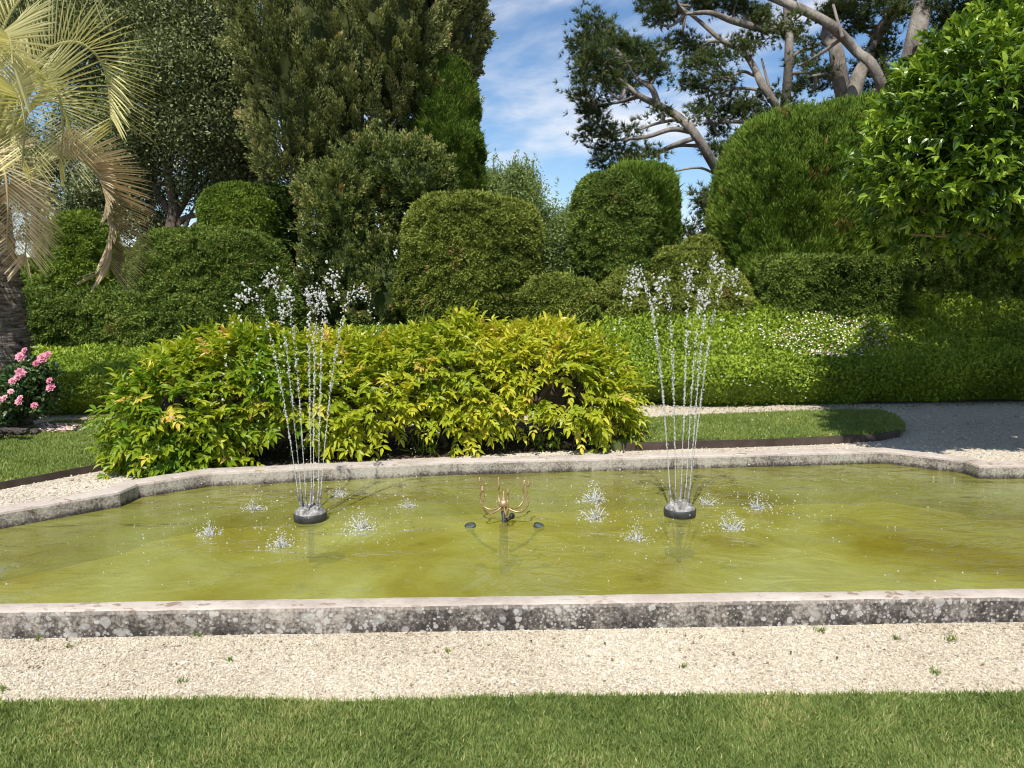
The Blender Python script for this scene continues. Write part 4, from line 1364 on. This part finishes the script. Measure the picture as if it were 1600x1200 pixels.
# ------------------------------------------------------------------ wisteria bush behind the far rim
r = rg(121)
wb = [Blob(192, 370, 558, 790, 6.95, .5, 2.3, 2.4, 0, 51, .1, 2.2), Blob(250, 520, 535, 745, 7.35, .55, 2.5, 2.6, 0, 52, .1, 2.2), Blob(400, 690, 545, 735, 7.7, .6, 2.5, 2.6, 0, 53, .1, 2.2), Blob(570, 850, 524, 712, 7.95, .6, 2.5, 2.6, 0, 54, .1, 2.2),
      Blob(720, 975, 524, 690, 8.05, .6, 2.5, 2.6, 0, 55, .1, 2.2), Blob(835, 972, 575, 705, 7.9, .5, 2.3, 2.4, 0, 56, .1, 2.2)]
w0 = np.array([0.1, 7.9, 0])
t = thing('wisteria_bush', 'long mounded bush with feathery yellow green leaves behind the pool rim', 'shrub', tuple(w0))
mb = MB()
p, N = blob_points(wb, 270, r)
hole = np.array(P(880, 612, 7.45))
k = (((p - hole) / [.33, .5, .13]) ** 2).sum(1) > 1
k &= (fbm(p * 3.2, 9, 2) > -.62)
k &= (p[:, 2] > .27 + .1 * np.sin(p[:, 0] * 5) + r.normal(size=len(p)) * .05) | (p[:, 0] < -2.4)
k &= p[:, 2] > .06
p, N = p[k], N[k]
n = len(p)
p = p - N * (r.random(n) ** 1.5 * .2)[:, None]
d0 = norm(N * .85 + np.array([0, 0, -.15]) + rand_dir(r, n) * .5 + np.clip(N[:, 2:3] + .1, 0, 1) * [0, -.25, .75])
up = norm(N * .6 + [0, -.1, .8] + rand_dir(r, n) * .3)
sx = norm(np.cross(d0, up))
tint = .44 + fbm(p * 1.3, 10, 3) * .32 + r.normal(size=n) * .10 - (p[:, 0] < -2.0) * .20
old = r.random(n) < .055
tint = np.where(old, .9 + r.normal(size=n) * .05, tint)
ln = .21 * (.6 + .8 * r.random(n))
for j in range(5):
    f = (j + .6) / 5
    at = p + d0 * (ln * f)[:, None] - np.array([0, 0, 1]) * (ln * f * f * .22)[:, None]
    for sgn in (-1, 1):
        d = d0 * .62 + sx * sgn * .78 - np.array([0, 0, .22]) + rand_dir(r, n) * .40
        scatter(mb, LEAF8, at, d, up + rand_dir(r, n) * .6, (.080 * (.65 + .7 * r.random(n))), .032 * (.8 + .4 * r.random(n)), np.clip(tint + r.normal(size=n) * .05, 0, 1))
scatter(mb, LEAF8, p + d0 * ln[:, None] - np.array([0, 0, 1]) * (ln * .22)[:, None], d0 - np.array([0, 0, .35]), up, .09, .036, np.clip(tint + .03, 0, 1))
mb.build('foliage', M['wisteria'], t)
mb = MB()
core(mb, wb, .30, .3)  # dark core among the stems, coloured for the shade inside the bush
for q in (((850, 720), (838, 650), (860, 600), (905, 618), (930, 640)), ((850, 720), (845, 660), (880, 640), (910, 600)), ((700, 722), (690, 680), (640, 640), (560, 600)), ((700, 722), (720, 670), (770, 610), (800, 560)), ((480, 735), (470, 690), (430, 640), (380, 590)),
          ((480, 735), (500, 690), (540, 650)), ((290, 745), (280, 700), (250, 650)), ((950, 712), (955, 690), (960, 650)), ((600, 728), (610, 700), (590, 660)), ((390, 740), (400, 705), (420, 670))):
    tube(mb, [P(x, y, 7.62) for x, y in q], np.linspace(.035, .015, len(q)), 7)
for k in range(70):                                              # hanging dry stalks and thin stems in the hollow below
    x = r.uniform(330, 980)
    a = P(x, 690 + r.normal() * 8, 7.45 + r.random() * .3)
    tube(mb, [a, a + [r.normal() * .05, r.normal() * .05, -.15], a + [r.normal() * .12, r.normal() * .1, -.33]], [.006, .005, .003], 4, seg=2)
M['stems_and_shade'] = solid_mat('stems_and_shade', [(.3, (.035, .026, .016)), (.7, (.12, .09, .06))], 8, .9, .4, 40)
mb.build('stems', M['stems_and_shade'], t)
for q in (((290, 548), (296, 522), (318, 514), (345, 527)), ((372, 545), (385, 520), (402, 517), (408, 530)), ((890, 505), (915, 488), (932, 476), (935, 488)), ((660, 505), (665, 480), (680, 470)), ((500, 520), (520, 530), (560, 528))):
    mb = MB()
    tube(mb, [P(x, y, 7.8) for x, y in q], [.006, .005, .004, .003][:len(q)], 5)
    mb.build('tendril', M['weed'], t)

poly_sheet(ccw([G(x, y)[:2] for x, y in ((215, 748), (330, 731), (700, 714), (975, 700), (985, 672), (900, 656), (500, 662), (330, 680), (215, 712))]), .008, 'shade_bed', solid_mat('bed_soil_shade', [(.3, (.02, .014, .009)), (.7, (.075, .052, .034))], 14, .95, .9, 50))  # dark soil sheet, put in for the shade under the bush

# low plants and soil litter at the foot of the bush
for k, (px, py, s, lab) in enumerate(((850, 703, .13, 'small bright leafy plant at the foot of the bush, near its right end'), (490, 716, .16, 'small leafy plant under the bush behind the left fountain jets'), (665, 712, .10, 'thin grassy plant under the middle of the bush by the rim'))):
    c = G(px, py)
    mb = MB()
    n = 60
    pos = c + r.normal(size=(n, 3)) * [s * .7, s * .3, 0] + np.column_stack([np.zeros((n, 2)), r.random(n) * s])
    scatter(mb, LEAF4 if k < 2 else GRASS, pos, rand_dir(r, n) + [0, -.3, .6], rand_dir(r, n) + [0, -.3, 1], .07 if k < 2 else .14, .04 if k < 2 else .008, r.random(n) * .6)
    tag(mb.build('small_plant', M['ground_cover'], base=c), lab, 'plant', 'small plants under the bush')

# ------------------------------------------------------------------ palm
YPM = 8.8
pb = G(14, 668)
t = thing('palm_tree', 'feather palm with arching pale fronds and a skirt of dry ones at the left edge', 'tree', (pb[0], pb[1], 0))
mb = MB()
rr = rg(131)
tp = [pb - [0, 0, .1], P(12, 560, pb[1]), P(4, 460, pb[1]), P(-6, 380, pb[1]), P(-12, 320, pb[1])]
an = np.linspace(0, 2 * np.pi, 28, endpoint=False)
cs, ra = smooth(np.array(tp), np.array([.245, .225, .19, .17, .17]), 26)
rings = []
for k, (c, q) in enumerate(zip(cs, ra)):
    saw = 1 + .055 * ((k % 4) / 4.0) + .03 * np.sin(an * 3 + k * .9)
    rings.append(c + np.column_stack([np.cos(an), np.sin(an), np.zeros(28)]) * (q * saw)[:, None] + [0, 0, 1] * (.012 * np.sin(an * 5 + k))[:, None])
rings = np.array(rings)
nk = len(rings)
i = np.arange(nk - 1)[:, None] * 28
j = np.arange(28)[None]
mb.quads(rings.reshape(-1, 3), np.stack([i + j, i + (j + 1) % 28, i + 28 + (j + 1) % 28, i + 28 + j], -1).reshape(-1, 4))
p, N, ti = sample(rings.reshape(-1, 3), np.concatenate([np.stack([i + j, i + (j + 1) % 28, i + 28 + (j + 1) % 28], -1).reshape(-1, 3)]), 900, rr)
scatter(mb, BLADE, p, N * .5 + rand_dir(rr, 900) * .5 + [0, 0, .5], N, .07, .03, .5)       # frayed leaf-base fibres
mb.build('trunk', M['palm_trunk'], t)


def frond(pts, mat, ll=.56, nl=58, vee=.42, fwd=.5, droop=.045, seed=0, bare=.12, wid=.021):
    r = rg(seed)
    w = [P(x, y, YPM + dz) for x, y, dz in pts]
    ra = np.linspace(.026, .006, len(w))
    c, q = smooth(np.array(w), ra, 14)
    mb = MB()
    tube(mb, c, q, 6, .35, seg=1)
    s = np.concatenate([[0], np.cumsum(np.linalg.norm(np.diff(c, axis=0), axis=1))])
    s /= s[-1]
    T = norm(np.gradient(c, axis=0))
    Cv = -np.gradient(T, axis=0)
    n0 = norm(norm(Cv) * .8 + [0, -.25, .35])
    for k in range(nl):
        u = bare + (1 - bare) * (k + .5) / nl
        pos = np.array([np.interp(u, s, c[:, a]) for a in range(3)])
        tg = norm(np.array([np.interp(u, s, T[:, a]) for a in range(3)]))
        nn = np.array([np.interp(u, s, n0[:, a]) for a in range(3)])
        nn = norm(nn - tg * (nn @ tg))
        sd = np.cross(tg, nn)
        L_ = ll * (math.sin(math.pi * (.22 + .58 * u)) ** .7) * (.9 + .2 * r.random())
        for sg in (-1, 1):
            d = norm(tg * (fwd + .45 * u) + sd * sg * .8 + nn * (vee + .05 * r.normal()) + r.normal(size=3) * .02)
            seg = 4
            tt = np.linspace(0, 1, seg + 1)
            sag = np.array([0, 0, -1.0])
            cl = pos + d * (L_ * tt)[:, None] + sag * (droop * L_ * tt ** 2.2)[:, None]
            wv_ = norm(np.cross(d, nn * .3 + sd * sg * .2 + tg * .9)) * wid * .5
            ww = np.array([.6, 1, .95, .7, .08])[:, None]
            fold = norm(np.cross(wv_, d)) * wid * .22
            Vv = np.concatenate([cl - wv_ * ww, cl + fold * ww, cl + wv_ * ww])
            Q = []
            for a in range(seg):
                Q += [[a, a + seg + 1, a + seg + 2, a + 1], [a + seg + 1, a + 2 * seg + 2, a + 2 * seg + 3, a + seg + 2]]
            mb.quads(Vv, Q, np.clip(.55 + r.normal() * .15 + (u - .5) * .2, 0, 1))
    return mb.build('frond', mat, t)


GN, DR = M['palm_green'], M['palm_dry']
for k, (pts, mat, kw) in enumerate((
        (((-12, 318, 0), (0, 235, -.25), (28, 140, -.4), (70, 82, -.5), (118, 66, -.5), (155, 92, -.45), (170, 140, -.4), (174, 205, -.35)), GN, dict(ll=.64, nl=92, vee=.95, fwd=.3)),
        (((-10, 318, -.1), (10, 230, -.7), (42, 150, -1.0), (72, 128, -1.2), (92, 150, -1.3), (98, 200, -1.35), (93, 262, -1.3)), GN, dict(ll=.60, nl=74, vee=.8, bare=.3, fwd=.35)),
        (((-8, 322, 0), (50, 262, .1), (110, 246, .15), (152, 272, .15), (170, 330, .1), (174, 395, .05), (168, 425, .05)), DR, dict(ll=.55, nl=112, vee=.85, bare=.3, fwd=.45, wid=.026)),
        (((-14, 318, 0), (-22, 200, -.5), (-15, 100, -.9), (0, 55, -1.3), (14, 58, -1.7), (20, 100, -1.9)), GN, dict(ll=.64, nl=76, vee=.6, bare=.25)),
        (((-14, 318, 0), (-18, 180, 0), (0, 60, .1), (40, -10, .2), (100, -40, .3), (150, -20, .35)), GN, dict(ll=.62, nl=84, vee=.7)),
        (((-12, 322, 0), (-20, 270, -.5), (-10, 240, -.9), (6, 262, -1.1), (12, 320, -1.15), (10, 390, -1.1)), DR, dict(ll=.52, nl=50, vee=.25, bare=.25)),
        (((-12, 322, 0), (10, 290, -.3), (34, 312, -.45), (42, 360, -.5), (38, 410, -.5)), DR, dict(ll=.42, nl=44, vee=.2, bare=.3)),
        (((-10, 322, .1), (28, 280, .4), (55, 290, .55), (66, 330, .6), (66, 378, .6)), GN, dict(ll=.42, nl=40, vee=.2, bare=.35)),
        (((-12, 318, -.1), (-4, 200, -.8), (14, 140, -1.3), (30, 150, -1.6), (38, 200, -1.7), (34, 260, -1.65)), GN, dict(ll=.55, nl=66, vee=.7, bare=.3, fwd=.35)),
        (((-14, 330, -.05), (-30, 330, -.3), (-34, 390, -.35), (-26, 440, -.35)), DR, dict(ll=.45, nl=40, vee=.15, bare=.2)),
        (((-16, 318, 0), (-60, 200, 0), (-130, 130, 0), (-200, 150, 0), (-240, 230, 0)), GN, dict(ll=.6, nl=56)),
        (((-16, 318, 0), (-50, 230, -.6), (-110, 190, -1.0), (-160, 230, -1.2), (-180, 310, -1.2)), GN, dict(ll=.56, nl=52)),
        (((-16, 318, .1), (-40, 210, .5), (-60, 140, 1.0), (-70, 130, 1.5), (-75, 190, 1.8)), GN, dict(ll=.56, nl=50)),
        (((-10, 318, .1), (20, 210, .6), (60, 160, 1.1), (100, 170, 1.5), (118, 240, 1.7)), GN, dict(ll=.54, nl=50)),
        (((-14, 325, 0), (-70, 300, -.1), (-110, 340, -.1), (-115, 420, -.1)), DR, dict(ll=.46, nl=44)),
        (((-14, 318, -.1), (-30, 180, -.4), (-50, 80, -.7), (-90, 40, -.9), (-140, 60, -1)), GN, dict(ll=.6, nl=54)))):
    frond(pts, mat, seed=140 + k, **kw)


# ------------------------------------------------------------------ rose bush, old stones, fallen petals
r = rg(151)
YR = 8.35
rb = P(22, 660, YR)
t = thing('rose_bush', 'dark leaved rose bush with pink blooms in front of the palm trunk', 'shrub', (rb[0], YR, 0.05))
mb = MB()
leafcloud(mb, [pxball(20, 610, 38, 34, YR, .3), pxball(55, 590, 26, 32, YR + .1, .25), pxball(-30, 610, 40, 40, YR + .1, .3), pxball(48, 630, 26, 22, YR, .25), pxball(10, 645, 36, 16, YR - .1, .2)], r, 150, .062, .044, LEAF4, .07, 30, shell=.3)
mb.build('foliage', M['rose_leaf'], t)
mb = MB()
for q in (((22, 668), (24, 620), (38, 555)), ((22, 668), (40, 620), (72, 560)), ((22, 668), (10, 620), (-20, 580)), ((25, 668), (58, 630), (80, 600)), ((20, 668), (0, 640), (-40, 620))):
    tube(mb, [P(x, y, YR + .02) for x, y in q], [.014, .011, .006], 6)
mb.build('stems', M['stems_and_shade'], t)


def bloom(c, s, ax, tone):
    mb = MB()
    ax = norm(np.array(ax, float))
    s1 = norm(np.cross(ax, [.3, .2, .9]))
    s2 = np.cross(ax, s1)
    for ring, (m, rad, lift, sz) in enumerate(((7, .55, .25, 1.0), (6, .38, .5, .85), (5, .22, .75, .65), (4, .1, .95, .45))):
        a = np.arange(m) * 2 * np.pi / m + ring * .5
        o = s1 * np.cos(a)[:, None] + s2 * np.sin(a)[:, None]
        pos = c + o * rad * s * .25 + ax * s * .1 * ring
        scatter(mb, LEAF8, pos, o * (1 - lift * .8) + ax * lift, ax * (1 - lift) - o * lift + ax * .2, s * sz, s * sz * .9, np.clip(tone + .1 * ring + r.normal(size=m) * .08, 0, 1))
    return mb.build('rose', M['rose_petal'], t)


for x, y, s, tn in ((39, 548, 8, .5), (33, 558, 12, .5), (67, 560, 12, .4), (75, 554, 8, .35), (32, 583, 12, .5), (28, 590, 9, .55), (20, 596, 9, .5), (78, 595, 8, .3), (80, 606, 11, .35), (54, 634, 8, .25), (30, 628, 9, .6), (17, 612, 7, .8), (2, 625, 8, .6), (8, 622, 8, .85), (32, 622, 7, .6), (57, 568, 8, .1)):
    bloom(P(x, y, YR - .33), s / F * YR * .68, (r.normal() * .4, -.8, .6), tn)

t = thing('stone_border', 'low rough border of dark flat stones at the palm foot', 'stone border', (*G(20, 676)[:2], 0))
for k in range(22):
    row = k // 8
    c = G(-40 + (k % 8) * 12.5 + row * 5, 681 - row * 3 + r.normal() * 1.2, .02 + row * .055)
    c[2] = .03 + row * .058
    mb = MB()
    Vv = ICO_V.copy()
    Vv = np.concatenate([Vv, norm((Vv[ICO_T].mean(1)))])
    T = np.array([[a, b2, 12 + f] for f, tr in enumerate(ICO_T) for a, b2 in ((tr[0], tr[1]), (tr[1], tr[2]), (tr[2], tr[0]))])
    Vv = np.sign(Vv) * np.abs(Vv) ** .7 * (1 + fbm(Vv * 1.6 + k * 7, k, 2)[:, None] * .35)
    mb.add(Vv * [.055 + .02 * r.random(), .06, .032] + c, T)
    mb.build('stone', M['old_wood'], t)

n = 240
pt = np.array([G(*q, .055) for q in np.column_stack([60 + r.random(n) * 70 * r.random(n) ** .3, 670 + r.normal(size=n) * 3.0])])
pt[:, 2] = np.where(in_poly(pt[:, 0], pt[:, 1], lft), .075, .012)
mb = MB()
scatter(mb, LEAF4, pt, rand_dir(r, n) * [1, 1, .2], [0, 0, 1], .045, .04, r.random(n))
tag(mb.build('fallen_petals', M['petal_fall']), 'scatter of pale fallen petals on the grass by the rose bush', kind='stuff')


# ------------------------------------------------------------------ fountains
def drops(mb, pos, size, r, stretch=None):
    n = len(pos)
    d = rand_dir(r, n) if stretch is None else stretch
    s = np.broadcast_to(size, (n,))
    scatter(mb, ICO, pos, d, rand_dir(r, n), s * (1 + .7 * r.random(n)), s * (.8 + .4 * r.random(n)), .5, thick=s * (.8 + .4 * r.random(n)))


def fountain(px, py, lab, slab, splashes, seed, hgt):
    r = rg(seed)
    c = G(px, py, ZW)
    t = thing('fountain_nozzle', lab, 'fountain nozzle', (c[0], c[1], ZW), 'fountain nozzle floats in the pool')
    mb = MB()
    lathe(mb, c, [(0.0, -.30), (.02, -.30), (.02, -.05), (.085, -.04), (.108, -.012), (.112, .02), (.112, .048), (.106, .053)], 32)
    mb.build('float', M['black_metal'], t, smooth=True)
    mb = MB()
    lathe(mb, c, [(.1055, .0535), (.098, .068), (.075, .083), (.04, .092), (0, .094)], 32)
    mb.build('cover', M['grey_metal'], t, smooth=True)
    S3 = [G(x, y, ZW) for x, y in splashes]
    tips = []
    for k, s in enumerate(S3 + [c + [.02, .03, 0]]):
        h = s - c
        L_ = np.linalg.norm(h)
        h = h / max(L_, 1e-6)
        rad = .062 if L_ > .1 else .0
        b0 = c + h * rad + [0, 0, .083 if rad else .092]
        tip = b0 + np.array([h[0] * .018, h[1] * .018, .125])
        tips.append((tip, h, L_))
        mb = MB()
        tube(mb, [b0 - [0, 0, .012], b0 + (tip - b0) * .5, tip], [.0085, .0075, .0065], 10, seg=1)
        lathe(mb, b0, [(.016, -.01), (.016, .012), (.012, .02), (.0085, .02)], 12)
        mb.build('nozzle', M['grey_metal'], t, smooth=True)
    sp = thing('fountain_spray', slab, 'water spray', (c[0], c[1], ZW), 'water sprays of the fountains')
    dm = MB()
    for tip, h, L_ in tips:
        mb = MB()
        H = hgt * (1 + r.normal() * .035) * (1.06 if L_ < .1 else 1)
        ra = max(.04, L_ * .5 - .06)
        # rising thread: thin and glassy low down, beading as it climbs
        tt = np.linspace(0, .42, 110)
        zf = 2 * tt - tt ** 2
        pp = tip + h * (ra * tt)[:, None] + np.array([0, 0, 1]) * (H * zf)[:, None]
        pp = pp + np.clip(zf - .1, 0, 1)[:, None] * r.normal(size=(110, 3)) * [.006, .006, 0]
        tube(mb, pp, (.0013 + .0024 * np.abs(np.sin(np.arange(110) * 1.3 + r.random() * 3)) ** 3) * (1.25 - zf), 6, seg=1)
        mb.build('water_jet', M['drops'], sp, smooth=True)
        n = 430
        zz = .2 + .79 * r.random(n) ** .9
        ph = r.random() * 6
        keep = r.random(n) < np.clip(1.2 - zz * .6, .4, 1) * (.6 + .4 * np.sin(zz * 48 + ph))
        zz = zz[keep]
        q = 1 - np.sqrt(1 - zz)
        pos = tip + h * (ra * q)[:, None] + np.array([0, 0, 1]) * (H * zz)[:, None] + r.normal(size=(len(zz), 3)) * (.0015 + .008 * zz ** 1.5)[:, None]
        drops(dm, pos, .0026 + .0036 * r.random(len(zz)) ** 2 * (.4 + zz), r, stretch=np.array([h[0] * .1, h[1] * .1, 1.0]) + r.normal(size=(len(zz), 3)) * .15)
        # the breaking top: a few big clots, then chains of drops falling outwards
        for cl in range(4):
            q0 = .97 + cl * .10 + r.normal() * .05
            cc = tip + h * ra * q0 + np.array([0, 0, H * (2 * q0 - q0 ** 2)])
            m = int(18 - cl * 3)
            drops(dm, cc + r.normal(size=(m, 3)) * [.026, .02, .030], .003 + .0075 * r.random(m) ** 2.6, r)
        m = 26
        q0 = 1.12 + .62 * r.random(m) ** 1.4
        pos = tip + h * (ra * q0)[:, None] + np.array([0, 0, 1]) * (H * (2 * q0 - q0 ** 2))[:, None] + r.normal(size=(m, 3)) * .016
        ok = pos[:, 2] > ZW + .01
        drops(dm, pos[ok], .0028 + .006 * r.random(ok.sum()) ** 2, r)
    m = 170
    a = r.random(m) * 6.283
    rd = .15 + r.random(m) ** .7 * .85
    pos = c + np.column_stack([np.cos(a) * rd, np.sin(a) * rd * .8, .02 + r.random(m) ** 1.8 * 1.15])
    drops(dm, pos, .0022 + .004 * r.random(m) ** 2, r)
    tag(dm.build('drops', M['drops'], sp, smooth=True), kind='stuff')
    return S3


def splash(c, s, lab, seed):
    r = rg(seed)
    t = thing('water_splash', lab, 'splash', tuple(c), 'splashes where the jets fall back')
    mb = MB()
    n = 16
    a = r.random(n) * 6.283
    d = np.column_stack([np.cos(a), np.sin(a), .35 + 1.6 * r.random(n)])
    pos = c + np.column_stack([np.cos(a), np.sin(a), np.zeros(n)]) * (s * .35 * r.random(n))[:, None]
    ln = s * (.2 + .75 * r.random(n) ** 2)
    for k in range(n):
        dd = norm(d[k])
        e = pos[k] + dd * ln[k]
        tube(mb, [pos[k] - [0, 0, .004], (pos[k] + e) / 2 + [0, 0, .1 * ln[k]], e], [s * .045, s * .035, s * .012], 5, seg=2)
    m = 190
    a = r.random(m) * 6.283
    rad = s * (.05 + .95 * r.random(m) ** 1.2)
    hh = s * (1.25 * r.random(m) ** 1.5) * (1.1 - .85 * rad / s)
    drops(mb, c + np.column_stack([np.cos(a) * rad, np.sin(a) * rad, hh + .002]), s * (.010 + .036 * r.random(m) ** 2.5), r)
    m = 70
    q = r.normal(size=(m, 3)) * [s * .5, s * .36, 0]
    drops(mb, c + q + [0, 0, .001], s * (.015 + .05 * r.random(m) ** 2), r)
    return tag(mb.build('drops', M['drops'], t), kind='stuff')


S1 = fountain(485, 812, 'round dark fountain float with upright metal nozzles in front of the wisteria bush', 'thin water jets fanning up and breaking into drops in front of the wisteria bush',
              ((397, 796), (327, 836), (440, 853), (564, 826), (637, 792), (530, 775)), 161, 1.36)
S2 = fountain(1062, 805, 'round dark fountain float with upright metal nozzles in line with the small lawn', 'thin water jets fanning up and breaking into drops before the small lawn',
              ((925, 782), (930, 811), (995, 842), (1141, 826), (1183, 795), (1105, 787)), 162, 1.47)
for k, (c, s, lab) in enumerate(zip(S1 + S2, (.085, .09, .10, .12, .07, .08, .13, .11, .09, .11, .11, .08),
        ('splash on the water up and left of the left fountain float', 'outermost splash left of the left fountain float', 'splash on the water nearest the front rim below the left float',
         'tall splash just right of the left fountain float', 'splash midway between the left float and the bronze fountain head', 'small splash behind the left fountain float towards the far rim',
         'wide splash furthest back, between the bronze head and the right float', 'splash between bronze head and right float, nearer the viewer of two', 'splash below and left of the right float, nearest the front rim on that side',
         'splash below and right of the right fountain float', 'spiky splash furthest right on the water', 'low splash right behind the right fountain float'))):
    splash(c, s, lab, 170 + k)

# drops and bubbles on the water
r = rg(181)
mb = MB()
n = 620
cc = np.array([S1[k % 6] if k % 2 else S2[k % 6] for k in range(12)])
pos = cc[r.integers(0, 12, n)] + r.normal(size=(n, 3)) * [.42, .30, 0]
pos[: n // 4] = np.column_stack([r.uniform(-4, 5, n // 4), r.uniform(4, 6.6, n // 4), np.zeros(n // 4)])
pos = pos[in_poly(pos[:, 0], pos[:, 1], rim)]
pos[:, 2] = ZW + .0005
drops(mb, pos, .0022 + .0035 * r.random(len(pos)) ** 2, r)
tag(mb.build('foam', M['drops']), 'tiny bubbles and drops dotting the green water', kind='stuff')

# bronze fountain head
c = G(787, 816, ZW)
t = thing('bronze_fountain', 'bronze fountain head with six curved arms round a ball, not running', 'fountain', (c[0], c[1], ZW))
mb = MB()
lathe(mb, c + [0, 0, .128], [(.034 * math.cos(a), .034 * math.sin(a)) for a in np.linspace(-1.5, 1.5, 17)], 28)
lathe(mb, c, [(.016, .085), (.02, .10), (.013, .106)], 16)
mb.build('ball', M['bronze'], t, smooth=True)
mb = MB()
lathe(mb, c, [(.0155, .160), (.0155, .168), (.009, .172), (.012, .18), (.0065, .186), (.0055, .215), (.003, .218), (0, .218)], 14)
mb.build('finial', M['bronze'], t, smooth=True)
for k, az in enumerate((-80, -20, 40, 100, 160, 220)):
    a = R(az + 4 * math.sin(k * 2.3))
    h = np.array([math.cos(a), math.sin(a), 0])
    U = np.array([0, 0, 1.0])
    mb = MB()
    zt = .275 + .02 * math.sin(k * 1.9)
    pts = [c + h * .018 + U * .112, c + h * .06 + U * .088, c + h * .115 + U * .082, c + h * .16 + U * .115, c + h * .175 + U * .165, c + h * .163 + U * .205, c + h * .166 + U * .24, c + h * .172 + U * zt]
    tube(mb, pts, [.0062] * 6 + [.0058, .005], 10, seg=6)
    am = mb.build('arm', M['bronze'], t, smooth=True)
    mb = MB()
    lathe(mb, pts[-1] - U * .03, [(.006, 0), (.0095, .004), (.0095, .012), (.0068, .016), (.0060, .034), (.004, .036), (0, .036)], 12, axis=h * .1 + U)
    mb.build('tip', M['bronze'], am, base=np.array(t.location), smooth=True)
mb = MB()
lathe(mb, c, [(.03, -.35), (.03, -.02), (.014, 0.0), (.011, .085), (0, .085)], 16)
mb.build('post', M['black_metal'], t, smooth=True)
mb = MB()
tube(mb, [c + [.0, 0, .015], c + [.03, -.01, .022], c + [.052, -.012, .045]], [.012, .012, .01], 10)
lathe(mb, c + [.052, -.012, .035], [(0, 0), (.017, 0), (.02, .008), (.02, .022), (.014, .03), (0, .03)], 16, axis=(.3, -.2, 1))
mb.build('valve', M['black_metal'], t, smooth=True)
for px, py, ax, lab in ((736, 822, (-.15, -.25, 1), 'round dark underwater lamp just left of the bronze fountain head'), (840, 822, (.3, -.2, 1), 'round dark underwater lamp just right of the bronze fountain head')):
    c2 = G(px, py, ZW)
    tl = thing('pool_lamp', lab, 'lamp', (c2[0], c2[1], ZW), 'underwater lamps beside the bronze fountain head')
    mb = MB()
    tube(mb, [c2 + (c - c2) * .8 - [0, 0, .2], c2 + (c - c2) * .3 - [0, 0, .12], c2 - [0, 0, .03]], [.01, .01, .012], 8)
    lathe(mb, c2 - [0, 0, .03], [(.0, 0), (.026, 0), (.036, .018), (.038, .04), (.035, .043), (.03, .038)], 24, axis=ax)
    mb.build('housing', M['black_metal'], tl, smooth=True)
    mb = MB()
    lathe(mb, c2 - [0, 0, .03], [(.031, .0375), (.02, .0415), (0, .0425)], 24, axis=ax)
    mb.build('lens', M['lamp_glass'], tl, smooth=True)

# leaf litter along the foot of the bank and on the gravel
r = rg(191)
n = 700
x = r.uniform(-7.5, 9.5, n)
pos = np.column_stack([x, hedge_front(x) + .12 - np.abs(r.normal(size=n)) * .22, np.full(n, .014)])
pos[:90] = np.column_stack([r.uniform(-2.8, 3, 90), r.uniform(3.05, 3.55, 90), np.full(90, .012)])
k = ~in_poly(pos[:, 0], pos[:, 1], OUT) & ~in_poly(pos[:, 0], pos[:, 1], isl) & ~in_poly(pos[:, 0], pos[:, 1], front)
pos = pos[k]
n = len(pos)
M['litter'] = leaf_mat('litter', [(0, (.07, .045, .025)), (.6, (.20, .13, .07)), (1, (.36, .27, .13))], .05, .7, .15)
mb = MB()
small = np.where(pos[:, 1] < 4, .5, 1.0)
scatter(mb, LEAF4, pos, rand_dir(r, n) * [1, 1, .25], [0, 0, 1], .045 * small * (.6 + .7 * r.random(n)), .024 * small, r.random(n))
tag(mb.build('fallen_leaves', M['litter']), 'dry brown leaves lying along the foot of the bank and on the gravel', kind='stuff')
